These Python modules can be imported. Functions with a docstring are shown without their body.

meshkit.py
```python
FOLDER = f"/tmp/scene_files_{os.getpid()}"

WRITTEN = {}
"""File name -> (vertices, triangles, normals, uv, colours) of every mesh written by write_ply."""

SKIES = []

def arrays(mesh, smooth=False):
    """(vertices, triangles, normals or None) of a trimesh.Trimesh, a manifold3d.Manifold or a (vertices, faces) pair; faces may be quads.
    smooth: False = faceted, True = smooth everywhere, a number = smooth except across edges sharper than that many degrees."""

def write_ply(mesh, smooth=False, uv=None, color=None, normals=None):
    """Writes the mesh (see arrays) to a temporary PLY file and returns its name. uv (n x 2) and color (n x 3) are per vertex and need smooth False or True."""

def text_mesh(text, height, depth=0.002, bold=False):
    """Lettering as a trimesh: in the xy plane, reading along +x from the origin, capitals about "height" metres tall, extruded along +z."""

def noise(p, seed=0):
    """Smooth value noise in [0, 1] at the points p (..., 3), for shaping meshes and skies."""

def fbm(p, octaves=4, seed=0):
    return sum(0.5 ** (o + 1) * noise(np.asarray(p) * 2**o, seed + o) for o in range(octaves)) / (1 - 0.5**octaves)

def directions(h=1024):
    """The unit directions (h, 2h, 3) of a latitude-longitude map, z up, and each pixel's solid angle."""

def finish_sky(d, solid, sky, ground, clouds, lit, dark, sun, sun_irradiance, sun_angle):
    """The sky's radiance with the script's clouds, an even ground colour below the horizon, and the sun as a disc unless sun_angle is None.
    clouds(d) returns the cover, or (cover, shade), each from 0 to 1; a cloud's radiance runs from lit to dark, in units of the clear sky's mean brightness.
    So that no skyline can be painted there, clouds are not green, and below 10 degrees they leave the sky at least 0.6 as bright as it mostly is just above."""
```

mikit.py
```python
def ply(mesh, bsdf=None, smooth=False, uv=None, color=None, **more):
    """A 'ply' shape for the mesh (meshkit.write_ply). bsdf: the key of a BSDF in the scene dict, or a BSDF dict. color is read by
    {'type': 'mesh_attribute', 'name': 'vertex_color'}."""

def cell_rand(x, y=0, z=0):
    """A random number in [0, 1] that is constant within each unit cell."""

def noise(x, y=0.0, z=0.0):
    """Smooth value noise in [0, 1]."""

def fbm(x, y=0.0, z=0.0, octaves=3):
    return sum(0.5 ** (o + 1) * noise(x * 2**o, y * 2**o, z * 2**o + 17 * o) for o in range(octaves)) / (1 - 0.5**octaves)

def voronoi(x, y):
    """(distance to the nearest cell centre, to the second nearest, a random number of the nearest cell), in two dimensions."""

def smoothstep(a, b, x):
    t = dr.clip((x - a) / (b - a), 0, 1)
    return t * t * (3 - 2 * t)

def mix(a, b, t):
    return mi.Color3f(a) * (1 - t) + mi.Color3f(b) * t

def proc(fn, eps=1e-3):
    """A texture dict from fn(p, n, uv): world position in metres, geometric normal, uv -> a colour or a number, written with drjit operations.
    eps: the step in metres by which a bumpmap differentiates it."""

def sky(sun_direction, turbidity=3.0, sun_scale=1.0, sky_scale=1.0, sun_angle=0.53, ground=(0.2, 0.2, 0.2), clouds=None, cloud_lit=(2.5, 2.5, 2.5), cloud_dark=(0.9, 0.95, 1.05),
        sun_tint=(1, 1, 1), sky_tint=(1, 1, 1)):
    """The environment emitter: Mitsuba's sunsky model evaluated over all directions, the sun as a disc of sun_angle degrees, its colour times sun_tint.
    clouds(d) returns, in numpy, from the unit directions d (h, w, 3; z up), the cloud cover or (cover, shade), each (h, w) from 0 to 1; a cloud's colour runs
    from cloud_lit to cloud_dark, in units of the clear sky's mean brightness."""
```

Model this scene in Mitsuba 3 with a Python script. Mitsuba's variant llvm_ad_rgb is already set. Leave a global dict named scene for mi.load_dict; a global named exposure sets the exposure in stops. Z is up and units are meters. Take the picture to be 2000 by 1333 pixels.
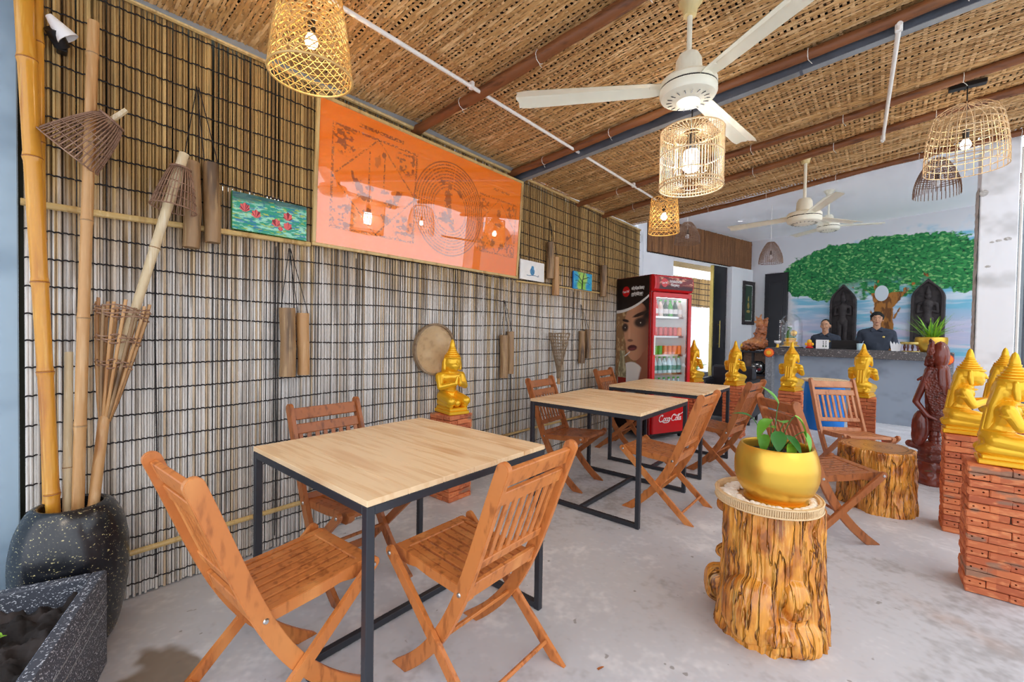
import math, random
import numpy as np, trimesh, drjit as dr, mitsuba as mi, manifold3d as m3, shapely
from shapely.geometry import Polygon, LineString, Point
from shapely import affinity
from shapely.ops import unary_union
import meshkit, mikit
from mikit import proc, noise, fbm, voronoi, smoothstep, mix, cell_rand
T = mi.ScalarTransform4f
PI = math.pi
scene, labels, COUNT = {}, {}, {}

# ---------------------------------------------------------------- camera, sky, exposure
scene['camera'] = {'type': 'perspective', 'fov': 99.5576, 'fov_axis': 'x', 'near_clip': 0.05, 'far_clip': 400.0,
                   'to_world': T().look_at(origin=[2.62, 0.0, 1.2557], target=[2.62 - 0.64663222, 0.76255695, 1.2557 - 0.01933048], up=[-0.02441176, 0.00464107, 0.99969122])}
exposure = 3.35
def cloud_cover(d):
    n = meshkit.fbm(d * np.array([3.0, 3.0, 6.0]), 4, seed=3)
    return np.clip(0.9 + 0.2 * n, 0, 1), np.clip((n - 0.35) * 0.5, 0, 1)
scene['sky'] = mikit.sky((0.75, -0.35, 0.62), turbidity=4.0, sun_scale=0.02, sun_angle=8.0, sky_scale=1.0, ground=(0.35, 0.34, 0.32),
                         clouds=cloud_cover, cloud_lit=(1.72, 1.82, 1.98), cloud_dark=(1.25, 1.33, 1.46))

# ---------------------------------------------------------------- helpers
def lin(r, g, b):
    return tuple((c / 255 / 12.92) if c <= 10 else ((c / 255 + 0.055) / 1.055) ** 2.4 for c in (r, g, b))
def C3(c):
    return mi.Color3f(*c)
def mat(name, color, rough=0.5, metallic=0.0, bump=None, **more):
    tex = color if isinstance(color, dict) else {'type': 'rgb', 'value': list(color)}
    d = {'type': 'principled', 'base_color': tex, 'roughness': rough, 'metallic': metallic, **more}
    if bump: d = {'type': 'bumpmap', 'arbitrary': proc(bump[0]), 'scale': bump[1], 'bsdf': d}
    scene['mat_' + name] = {'type': 'twosided', 'bsdf': d}
    return name
VC = {'type': 'mesh_attribute', 'name': 'vertex_color'}
def ply(mesh, m=None, smooth=False, uv=None, color=None):
    return mikit.ply(mesh, None if m is None else 'mat_' + m, smooth, uv=uv, color=color)
def newkey(n):
    k = COUNT.get(n, 0); COUNT[n] = k + 1
    return n if k == 0 else f'{n}_{k:03d}'
def thing(name, label, cat, group=None, kind=None):
    k = newkey(name); labels[k] = {'label': label, 'category': cat}
    if group: labels[k]['group'] = group
    if kind: labels[k]['kind'] = kind
    return k
def shape(mesh, m, smooth=30, tw=None, color=None, uv=None):
    d = dict(mesh) if isinstance(mesh, dict) else ply(mesh, m, smooth, uv=uv, color=color)
    if m is not None: d['bsdf'] = {'type': 'ref', 'id': 'mat_' + m}
    if tw is not None: d['to_world'] = tw @ d['to_world'] if 'to_world' in d else tw
    return d
def part(parent, name, mesh, m, smooth=30, tw=None, label=None, kind=None, color=None, uv=None):
    k = newkey(parent + '__' + name)
    scene[k] = shape(mesh, m, smooth, tw, color, uv)
    if label or kind:
        labels[k] = {}
        if label: labels[k]['label'] = label
        if kind: labels[k]['kind'] = kind
    return k
def solo(name, mesh, m, label, cat, group=None, smooth=30, tw=None, color=None, uv=None, kind=None):
    k = thing(name, label, cat, group, kind)
    scene[k] = shape(mesh, m, smooth, tw, color, uv)
    return k
def struct(name, mesh, m, label=None, smooth=False, tw=None, color=None, uv=None):
    scene[name] = shape(mesh, m, smooth, tw, color, uv)
    labels[name] = {'kind': 'structure'}
    if label: labels[name]['label'] = label
    COUNT[name] = 1
    return name

_cbf = None
def cb(sx, sy, sz, c=0.003, at=(0, 0, 0)):
    """chamfered box"""
    global _cbf
    def pts(a, b, h, c):
        o = []
        for x in (-1, 1):
            for y in (-1, 1):
                for z in (-1, 1):
                    o += [(x * a, y * (b - c), z * (h - c)), (x * (a - c), y * b, z * (h - c)), (x * (a - c), y * (b - c), z * h)]
        return np.array(o, float)
    if _cbf is None:
        p = pts(1, 1, 1, 0.3)
        from scipy.spatial import ConvexHull
        q = ConvexHull(p); f = q.simplices.copy()
        for i, t in enumerate(f):
            n = np.cross(p[t[1]] - p[t[0]], p[t[2]] - p[t[0]])
            if n @ p[t].mean(0) < 0: f[i] = t[::-1]
        _cbf = f
    c = min(c, 0.45 * min(sx, sy, sz))
    return trimesh.Trimesh(pts(sx / 2, sy / 2, sz / 2, c) + np.array(at), _cbf, process=False)
def box2(lo, hi, c=0.003):
    lo, hi = np.array(lo, float), np.array(hi, float)
    return cb(*(hi - lo), c, (lo + hi) / 2)
def tube(path, r, n=8, closed=False, cap=True, flat=1.0, up=None):
    P = np.array(path, float); N = len(P)
    r = np.broadcast_to(np.asarray(r, float), (N,))
    if closed: t = np.roll(P, -1, 0) - np.roll(P, 1, 0)
    else: t = np.gradient(P, axis=0)
    t /= np.linalg.norm(t, axis=1, keepdims=True) + 1e-12
    if up is not None:
        u = np.cross(t, np.broadcast_to(up, t.shape)); u /= np.linalg.norm(u, axis=1, keepdims=True) + 1e-12
    else:
        u = np.zeros_like(P); a = np.array([0, 0, 1.0]) if abs(t[0, 2]) < 0.9 else np.array([1.0, 0, 0])
        u[0] = np.cross(t[0], a); u[0] /= np.linalg.norm(u[0])
        for i in range(1, N):
            w = u[i - 1] - t[i] * (u[i - 1] @ t[i]); u[i] = w / (np.linalg.norm(w) + 1e-12)
    v = np.cross(t, u)
    a = np.arange(n) * 2 * PI / n
    V = P[:, None] + r[:, None, None] * (np.cos(a)[None, :, None] * u[:, None] + flat * np.sin(a)[None, :, None] * v[:, None])
    V = V.reshape(-1, 3); F = []
    i = np.arange(N if closed else N - 1)[:, None]; j = np.arange(n)[None]
    A = i * n + j; B = i * n + (j + 1) % n; i2 = (i + 1) % N
    Cc = i2 * n + (j + 1) % n; D = i2 * n + j
    F = np.concatenate([np.stack([A, B, Cc], -1).reshape(-1, 3), np.stack([A, Cc, D], -1).reshape(-1, 3)])
    if cap and not closed:
        V = np.vstack([V, P[:1], P[-1:]]); k = N * n; jj = np.arange(n)
        F = np.vstack([F, np.stack([np.full(n, k), (jj + 1) % n, jj], 1), np.stack([np.full(n, k + 1), (N - 1) * n + jj, (N - 1) * n + (jj + 1) % n], 1)])
    return trimesh.Trimesh(V, F, process=False)
def cyl(p0, p1, r, n=12, r1=None):
    return tube([p0, p1], [r, r if r1 is None else r1], n)
def lathe(prof, n=32, at=(0, 0, 0), closed=False):
    P = np.array(prof, float); N = len(P); a = np.arange(n) * 2 * PI / n
    V = np.stack([P[:, None, 0] * np.cos(a), P[:, None, 0] * np.sin(a), np.broadcast_to(P[:, None, 1], (N, n))], -1).reshape(-1, 3) + np.array(at)
    i = np.arange(N if closed else N - 1)[:, None]; j = np.arange(n)[None]; i2 = (i + 1) % N
    A = i * n + j; B = i * n + (j + 1) % n; Cc = i2 * n + (j + 1) % n; D = i2 * n + j
    F = np.concatenate([np.stack([A, B, Cc], -1).reshape(-1, 3), np.stack([A, Cc, D], -1).reshape(-1, 3)])
    return trimesh.Trimesh(V, F, process=False)
def prism(poly, h, tw=None):
    gs = getattr(poly, 'geoms', [poly])
    m = trimesh.util.concatenate([trimesh.creation.extrude_polygon(g, h, engine='earcut') for g in gs if g.area > 0])
    if tw is not None: m.apply_transform(tw)
    return m
def cat(*ms):
    return trimesh.util.concatenate([m for m in ms if m is not None])
def xf(m, t=(0, 0, 0), rx=0, ry=0, rz=0, s=1.0):
    m = m.copy(); R = trimesh.transformations.euler_matrix(math.radians(rx), math.radians(ry), math.radians(rz), 'sxyz')
    m.vertices = m.vertices * np.array(s)
    m.apply_transform(R); m.apply_translation(t)
    return m
def sph(c, r, n=10, s=(1, 1, 1)):
    m = trimesh.creation.uv_sphere(1.0, count=[n, n + 4]); m.vertices = m.vertices * np.array(s) * r + np.array(c)
    return m
def msph(c, r, n=16):
    r = np.broadcast_to(np.asarray(r, float), (3,))
    return m3.Manifold.sphere(1.0, n).scale(list(map(float, r))).translate(list(map(float, c)))
def bone(a, ra, b, rb, n=16):
    return m3.Manifold.batch_hull([msph(a, ra, n), msph(b, rb, n)])
def blob(ms, edge=0.01, it=8):
    m = m3.Manifold.batch_boolean(ms, m3.OpType.Add).refine_to_length(edge)
    q = m.to_mesh(); t = trimesh.Trimesh(q.vert_properties[:, :3], q.tri_verts, process=True)
    if it: trimesh.smoothing.filter_taubin(t, lamb=0.5, nu=0.52, iterations=it)
    return t
def grid(f, nu, nv, wrap=False):
    """mesh from f(u, v) with u, v arrays in 0..1"""
    u, v = np.meshgrid(np.arange(nu) / (nu if wrap else nu - 1), np.linspace(0, 1, nv), indexing='ij')
    V = f(u, v).reshape(-1, 3); i = np.arange(nu if wrap else nu - 1)[:, None]; j = np.arange(nv - 1)[None]; i2 = (i + 1) % nu
    A = i * nv + j; B = i2 * nv + j; Cc = i2 * nv + j + 1; D = i * nv + j + 1
    F = np.concatenate([np.stack([A, B, Cc], -1).reshape(-1, 3), np.stack([A, Cc, D], -1).reshape(-1, 3)])
    return trimesh.Trimesh(V, F, process=False)
def tr(x=0, y=0, z=0, rz=0, s=None):
    t = T().translate([float(x), float(y), float(z)])
    if rz: t = t @ T().rotate([0, 0, 1], float(rz))
    if s is not None: t = t @ T().scale(s)
    return t
def noisy(mesh, amp, freq, seed=0):
    m = mesh.copy(); m.merge_vertices(); n = m.vertex_normals
    m.vertices = m.vertices + n * ((meshkit.fbm(m.vertices * freq, 3, seed) - 0.5) * 2 * amp)[:, None]
    return m
def sprof(P, k=6):
    from scipy.interpolate import PchipInterpolator
    P = np.array(P, float); s = np.r_[0, np.cumsum(np.linalg.norm(np.diff(P, axis=0), axis=1))]; t = np.unique(np.concatenate([np.linspace(s[i], s[i + 1], k + 1) for i in range(len(s) - 1)]))
    return np.c_[PchipInterpolator(s, P[:, 0])(t), PchipInterpolator(s, P[:, 1])(t)]
def bez(P, n):
    t = np.linspace(0, 1, n)[:, None]; P = np.array(P, float); d = len(P) - 1
    return sum(math.comb(d, k) * (1 - t) ** (d - k) * t ** k * P[k] for k in range(d + 1))

# ---------------------------------------------------------------- materials
def streaks(base, dark, light, fx, fy, fz, k=0.5):
    def fn(p, n, uv):
        a = fbm(p.x * fx, p.y * fy, p.z * fz, 4); b = noise(p.x * fx * 0.23 + 7, p.y * fy * 0.23, p.z * fz * 0.23)
        return mix(mix(C3(base), C3(dark), smoothstep(0.5, 0.8, a) * k), C3(light), smoothstep(0.55, 0.9, b) * k)
    return proc(fn)
mat('wood_chair', streaks(lin(194, 118, 60), lin(140, 74, 32), lin(218, 148, 84), 60, 60, 14, 0.7), 0.36, specular=0.5)
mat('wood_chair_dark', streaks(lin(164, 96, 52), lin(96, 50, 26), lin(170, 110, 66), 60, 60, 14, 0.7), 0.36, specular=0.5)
mat('wood_chair_pale', streaks(lin(190, 126, 84), lin(150, 88, 54), lin(212, 154, 112), 60, 60, 14, 0.7), 0.36, specular=0.5)
def tabletop_fn(p, n, uv):
    board = dr.floor(p.y / 0.1488 + 0.35)
    r = cell_rand(board, dr.floor(p.x * 0.4), 3)
    g = fbm(p.x * 5 + r * 30, p.y * 60, p.z * 20, 4)
    k = fbm(p.x * 2.2 + 9 + r * 9, p.y * 9.0, 0, 3)
    c = mix(C3(lin(232, 202, 160)), C3(lin(206, 162, 108)), smoothstep(0.42, 0.75, g) * 0.7)
    c = mix(c, C3(lin(188, 130, 70)), smoothstep(0.58, 0.78, k) * 0.55)
    return mix(c, C3(lin(232, 204, 165)), r * 0.5)
mat('table_wood', proc(tabletop_fn), 0.42, specular=0.5)
mat('black_steel', lin(36, 40, 48), 0.38, specular=0.6)
def floor_fn(p, n, uv):
    a = fbm(p.x * 1.1, p.y * 1.1, 0, 4); b = fbm(p.x * 6 + 3, p.y * 6, 2, 4); c = fbm(p.x * 40, p.y * 40, 5, 2)
    v = 0.50 * (a - 0.5) + 0.42 * (b - 0.5) + 0.22 * (c - 0.5)
    col = mix(C3(lin(196, 197, 201)), C3(lin(164, 163, 164)), smoothstep(-0.02, -0.3, v))
    col = mix(col, C3(lin(222, 222, 224)), smoothstep(0.02, 0.3, v))
    wet = fbm(p.x * 7 + 20, p.y * 7, 8, 3)
    near = smoothstep(0.34, 0.05, dr.sqrt(dr.square((p.x - 0.66) / 1.3) + dr.square(p.y - 0.33)))
    col = mix(col, C3(lin(118, 96, 66)), smoothstep(0.45, 0.6, wet * near + 0.15 * near) * 0.8)
    rust = smoothstep(0.12, 0.0, dr.abs((p.y - 2.75) + 0.5 * (p.x - 2.85))) * smoothstep(0.25, 0.05, dr.abs(p.x - 2.9))
    col = mix(col, C3(lin(190, 150, 120)), rust * 0.45 * fbm(p.x * 14, p.y * 14, 1, 2))
    spots = smoothstep(0.86, 0.9, fbm(p.x * 19 + 4, p.y * 19, 3, 3))
    return mix(col, C3(lin(120, 114, 108)), spots * 0.6)
mat('concrete_floor', proc(floor_fn), 0.5, specular=0.35)
def reed_fn(p, n, uv):
    i = dr.floor(p.y / 0.0105 + 0.5); r = cell_rand(i, 1, 0); r2 = cell_rand(i, 5, 2)
    l = noise(r * 50, r2 * 50, p.z * 2.6); s = fbm(p.y * 260, 3.0, p.z * 9, 2)
    up = mix(C3(lin(172, 138, 84)), C3(lin(120, 90, 52)), smoothstep(0.35, 0.95, r)); up = mix(up, C3(lin(206, 174, 114)), smoothstep(0.72, 0.9, r2))
    lo = mix(C3(lin(218, 214, 208)), C3(lin(166, 156, 144)), smoothstep(0.5, 0.95, r)); lo = mix(lo, C3(lin(196, 170, 130)), smoothstep(0.7, 0.9, r2) * 0.8)
    c = mix(lo, up, smoothstep(1.35, 1.95, p.z + 0.5 * (l - 0.5)))
    c = mix(c, c * 0.55, smoothstep(0.6, 0.85, l) * 0.7)
    return mix(c, c * 0.7, smoothstep(0.5, 0.8, s) * 0.6)
mat('reed', proc(reed_fn), 0.62)
mat('twine', lin(26, 24, 26), 0.8)
mat('weave', VC, 0.6)
def vstain(a, b, f=3.0, k=0.6):
    def fn(p, n, uv):
        return mix(C3(a), C3(b), smoothstep(0.45, 0.75, fbm(p.x * f, p.y * f, p.z * f, 4)) * k)
    return proc(fn)
mat('plaster_wall', vstain(lin(220, 224, 230), lin(176, 180, 184), 2.5), 0.8)
mat('sheet_dark', vstain(lin(62, 64, 48), lin(40, 40, 30), 3), 0.7)
mat('roof_sheet', lin(40, 28, 20), 0.8)
mat('white_paint', vstain(lin(244, 244, 246), lin(224, 224, 226), 1.2, 0.5), 0.7)
mat('white_column', vstain(lin(236, 238, 242), lin(168, 168, 166), 4.5, 0.55), 0.75, bump=(lambda p, n, uv: fbm(p.x * 30, p.y * 30, p.z * 30, 3), 0.002))
mat('rough_render', vstain(lin(190, 188, 184), lin(140, 138, 134), 14, 0.9), 0.9, bump=(lambda p, n, uv: fbm(p.x * 60, p.y * 60, p.z * 60, 3), 0.004))
mat('pole_wood', streaks(lin(128, 78, 44), lin(78, 44, 24), lin(160, 106, 62), 9, 40, 40, 0.8), 0.5)
mat('grey_steel', vstain(lin(96, 102, 112), lin(66, 68, 74), 5, 0.8), 0.45, metallic=0.3)
mat('light_steel', vstain(lin(150, 156, 160), lin(120, 122, 120), 6, 0.6), 0.5, metallic=0.2)
mat('blue_grey_paint', vstain(lin(158, 182, 200), lin(128, 152, 172), 4, 0.7), 0.55)
mat('pvc', lin(236, 234, 228), 0.35)
def bam(base, dark, light, gloss=0.35):
    def fn(p, n, uv):
        l = fbm(p.x * 24, p.y * 24, p.z * 2.4, 3); s = fbm(p.x * 120, p.y * 120, p.z * 7, 2)
        return mix(mix(C3(base), C3(dark), smoothstep(0.5, 0.75, l) * 0.8), C3(light), smoothstep(0.55, 0.8, s) * 0.5)
    return proc(fn)
mat('bamboo_gold', bam(lin(204, 142, 48), lin(160, 88, 22), lin(222, 174, 84)), 0.22, specular=0.6)
mat('bamboo_tan', bam(lin(186, 142, 92), lin(150, 100, 54), lin(206, 172, 128)), 0.4)
mat('bamboo_pale', bam(lin(206, 186, 148), lin(170, 138, 92), lin(226, 214, 190)), 0.45)
mat('bamboo_burnt', bam(lin(150, 118, 82), lin(62, 44, 32), lin(186, 156, 112)), 0.45)
mat('bamboo_node', lin(150, 92, 40), 0.4)
mat('bamboo_batten', bam(lin(202, 172, 112), lin(164, 126, 72), lin(222, 198, 146)), 0.4)
mat('wicker_brown', streaks(lin(140, 106, 84), lin(96, 68, 52), lin(172, 140, 116), 50, 50, 50, 0.8), 0.6)
mat('wicker_grey', streaks(lin(140, 118, 92), lin(86, 66, 48), lin(176, 154, 126), 50, 50, 50, 0.8), 0.6)
mat('rattan', streaks(lin(216, 172, 98), lin(178, 128, 62), lin(232, 198, 132), 40, 40, 40, 0.7), 0.45)
mat('rattan_pale', streaks(lin(214, 184, 140), lin(176, 140, 94), lin(232, 210, 174), 40, 40, 40, 0.7), 0.5)
mat('black_plastic', lin(20, 20, 22), 0.4)
mat('cream_enamel', lin(234, 230, 208), 0.3, specular=0.6)
mat('cream_yellow', lin(226, 206, 146), 0.4)
def speck(base, dot, dens, f, rough=0.2):
    def fn(p, n, uv):
        v = noise(p.x * f, p.y * f, p.z * f) * noise(p.x * f * 0.57 + 3, p.y * f * 0.57, p.z * f * 0.57 + 9)
        return mix(C3(base), C3(dot), smoothstep(dens, dens + 0.12, v))
    return proc(fn)
mat('black_speckle', speck(lin(18, 20, 26), lin(190, 178, 128), 0.47, 300), 0.24, specular=0.7)
mat('grey_terrazzo', speck(lin(66, 70, 80), lin(186, 190, 198), 0.36, 330), 0.55)
mat('soil', streaks(lin(34, 28, 26), lin(18, 15, 14), lin(60, 52, 50), 60, 60, 60, 0.9), 0.9)
mat('leaf', {'type': 'rgb', 'value': list(lin(96, 160, 52))}, 0.4, specular=0.4)
mat('leaf_bright', {'type': 'rgb', 'value': list(lin(134, 186, 48))}, 0.4, specular=0.4)
mat('leaf_dark', {'type': 'rgb', 'value': list(lin(56, 112, 48))}, 0.45, specular=0.4)
mat('gold_paint', lin(238, 186, 40), 0.30, metallic=0.45, specular=0.6)
mat('gold_pot', lin(234, 186, 74), 0.33, metallic=0.8, specular=0.6)
def brick_fn(p, n, uv):
    r = cell_rand(dr.floor(p.z / 0.0376), dr.floor(p.x / 0.11), dr.floor(p.y / 0.11))
    a = fbm(p.x * 30, p.y * 30, p.z * 60, 3)
    c = mix(C3(lin(208, 120, 74)), C3(lin(172, 88, 56)), r)
    c = mix(c, C3(lin(222, 146, 98)), smoothstep(0.5, 0.8, a) * 0.7)
    return mix(c, C3(lin(132, 112, 96)), smoothstep(0.62, 0.72, fbm(p.x * 9 + 4, p.y * 9, p.z * 18, 3)) * 0.7)
mat('brick', proc(brick_fn), 0.75)
mat('mortar', lin(92, 62, 48), 0.9)
def stump_fn(p, n, uv):
    w = 0.35 * (fbm(uv.x * 12, uv.y * 5, 3.0, 3) - 0.5)
    s = dr.abs(fbm(uv.x * 34 + 6 * w, uv.y * 3.2, 1.0, 4) - 0.5); k = fbm(uv.x * 15 + 4, uv.y * 6, 5.0, 4); f = fbm(uv.x * 150, uv.y * 8, 2.0, 2)
    c = mix(C3(lin(220, 148, 54)), C3(lin(184, 108, 32)), smoothstep(0.35, 0.65, k))
    c = mix(c, C3(lin(96, 50, 18)), smoothstep(0.050, 0.010, s) * smoothstep(0.30, 0.45, fbm(uv.x * 9, uv.y * 4, 7.0, 3)) * 0.9)
    c = mix(c, C3(lin(120, 64, 24)), smoothstep(0.62, 0.74, k) * 0.6)
    return mix(c, C3(lin(236, 186, 98)), smoothstep(0.55, 0.8, f) * 0.45)
def stump_bump(p, n, uv):
    return smoothstep(0.0, 0.07, dr.abs(fbm(uv.x * 34, uv.y * 3.2, 1.0, 4) - 0.5)) + 0.3 * fbm(uv.x * 90, uv.y * 12, 2.0, 3)
mat('stump_wood', proc(stump_fn), 0.24, bump=(stump_bump, 0.010), specular=0.6, clearcoat=0.6, clearcoat_gloss=0.85)
def rings_fn(p, n, uv):
    r = dr.sqrt(dr.square(uv.x) + dr.square(uv.y)) + 0.012 * fbm(uv.x * 9, uv.y * 9, 2, 3)
    w = noise(r * 150, 0, 0)
    return mix(C3(lin(176, 118, 62)), C3(lin(122, 74, 34)), smoothstep(0.4, 0.8, w) * 0.8)
mat('stump_top', proc(rings_fn), 0.25, specular=0.6, clearcoat=0.5)
mat('mahogany', streaks(lin(104, 36, 22), lin(60, 18, 12), lin(136, 56, 32), 20, 20, 8, 0.7), 0.2, specular=0.6, clearcoat=0.7)
def carve_bump(p, n, uv):
    a, b, c = voronoi(p.x * 60 + p.y * 40, p.z * 60)
    return a
mat('mahogany_carved', streaks(lin(96, 36, 24), lin(54, 18, 14), lin(140, 66, 48), 30, 30, 30, 0.8), 0.3, specular=0.6, bump=(carve_bump, 0.006))
mat('pebble', vstain(lin(238, 236, 230), lin(206, 200, 190), 20, 0.7), 0.55)
mat('skin', lin(200, 150, 118), 0.5)
mat('hair', lin(12, 10, 10), 0.6)
mat('polo', vstain(lin(58, 66, 80), lin(46, 52, 66), 9, 0.6), 0.85)
mat('trousers', lin(28, 28, 32), 0.85)
mat('eye_white', lin(220, 216, 208), 0.3)
mat('lip', lin(140, 82, 72), 0.5)
mat('red_enamel', lin(206, 18, 26), 0.25, specular=0.6)
mat('dark_red', lin(110, 12, 20), 0.3)
mat('white_print', lin(240, 240, 240), 0.5)
mat('glass', (1, 1, 1))
scene['mat_glass'] = {'type': 'thindielectric', 'int_ior': 1.5}
mat('chrome', lin(200, 200, 200), 0.15, metallic=1.0)
mat('brass', lin(214, 190, 110), 0.3, metallic=0.8)
mat('counter_top', speck(lin(84, 80, 80), lin(180, 172, 168), 0.40, 120), 0.3)
mat('counter_leg', speck(lin(120, 122, 126), lin(176, 178, 182), 0.36, 150), 0.4)
mat('counter_panel', vstain(lin(150, 160, 172), lin(116, 124, 136), 3.5, 0.9), 0.45)
mat('black_paint', lin(28, 28, 34), 0.4)
mat('stone_dark', vstain(lin(58, 52, 52), lin(36, 32, 34), 12, 0.8), 0.7)
mat('root_wood', streaks(lin(168, 96, 52), lin(70, 34, 18), lin(214, 150, 94), 26, 26, 26, 1.0), 0.3, specular=0.6)
mat('orange_flower', lin(244, 120, 22), 0.6)
mat('yellow_flower', lin(246, 190, 40), 0.6)
mat('red_flower', lin(210, 40, 34), 0.6)
mat('blue_plastic', vstain(lin(20, 118, 208), lin(14, 96, 180), 6, 0.5), 0.4)
def lamp_mat(name, rgb, power):
    return {'type': 'area', 'radiance': {'type': 'rgb', 'value': [c * power for c in rgb]}}
# ---------------------------------------------------------------- the setting
def roofz(x, y=0):
    return 2.755 + 0.085 * x
struct('floor', box2((-0.4, -3.0, -0.12), (7.5, 12.0, 0.0), 0.001), 'concrete_floor')
solo('ground', box2((-30, -30, -0.3), (30, 30, -0.13), 0.001), 'plaster_wall', 'pale ground outside the terrace', 'ground', kind='structure')
# left wall: plaster below, dark sheet above, a slit of daylight between the two, reed screen in front
wl = struct('wall_left', cat(box2((-0.22, -0.30, 0), (-0.05, 6.1, 1.985), 0.001), box2((-0.22, 2.3, 1.985), (-0.05, 6.1, 2.80), 0.001)), 'plaster_wall', 'plastered side wall covered by a reed screen')
part(wl, 'sheet', cat(box2((-0.10, 0.06, 2.02), (-0.07, 1.9, 2.80), 0.001), box2((-0.10, -0.3, 1.985), (-0.06, 0.70, 2.1), 0.001), box2((-0.10, -0.3, 2.05), (-0.07, 0.07, 2.80), 0.001), box2((-0.07, -0.06, 0.0), (-0.045, 0.07, 2.8), 0.001), box2((-0.10, 1.12, 1.985), (-0.07, 2.3, 2.80), 0.001)), 'sheet_dark', False, label='dark sheet above the plaster')
rng = np.random.default_rng(7)
def reed_mesh(k):
    r = np.random.default_rng(100 + k); z = np.linspace(0, 2.715, 6)
    off = np.cumsum(r.normal(0, 0.0006, (6, 2)), 0); off -= off.mean(0)
    P = np.c_[off[:, 0] * 0.6, off[:, 1], z]
    return tube(P, 0.0046 + 0.0006 * r.random(6), 6, cap=False)
rv = [ply(reed_mesh(k), 'reed', True) for k in range(8)]
ys = np.arange(0.066, 5.82, 0.0105); rest = []
for i, y in enumerate(ys):
    k = int(rng.integers(8)); x = 0.004 + 0.006 * rng.random() + (0.006 if i % 2 else 0); s = 0.92 + 0.38 * rng.random()
    M = T().translate([x, float(y + rng.normal(0, 0.0008)), 0.004 + 0.012 * float(rng.random())]) @ T().rotate([1, 0, 0], float(rng.normal(0, 0.07))) @ T().scale([s, s, 1])
    if i < 300: part(wl, 'reed', rv[k], 'reed', tw=M)
    else: rest.append(xf(reed_mesh(k), (x, y, 0.006), s=(s, s, 1)))
for y in np.arange(0.07, 5.8, 0.021): rest.append(xf(reed_mesh(int(rng.integers(8))), (-0.012, y + rng.normal(0, 0.004), 0.006), s=(1.0, 1.1, 0.985)))
part(wl, 'reeds_far', cat(*rest), 'reed', True, label='far end of the reed screen and its second layer', kind='stuff')
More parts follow.
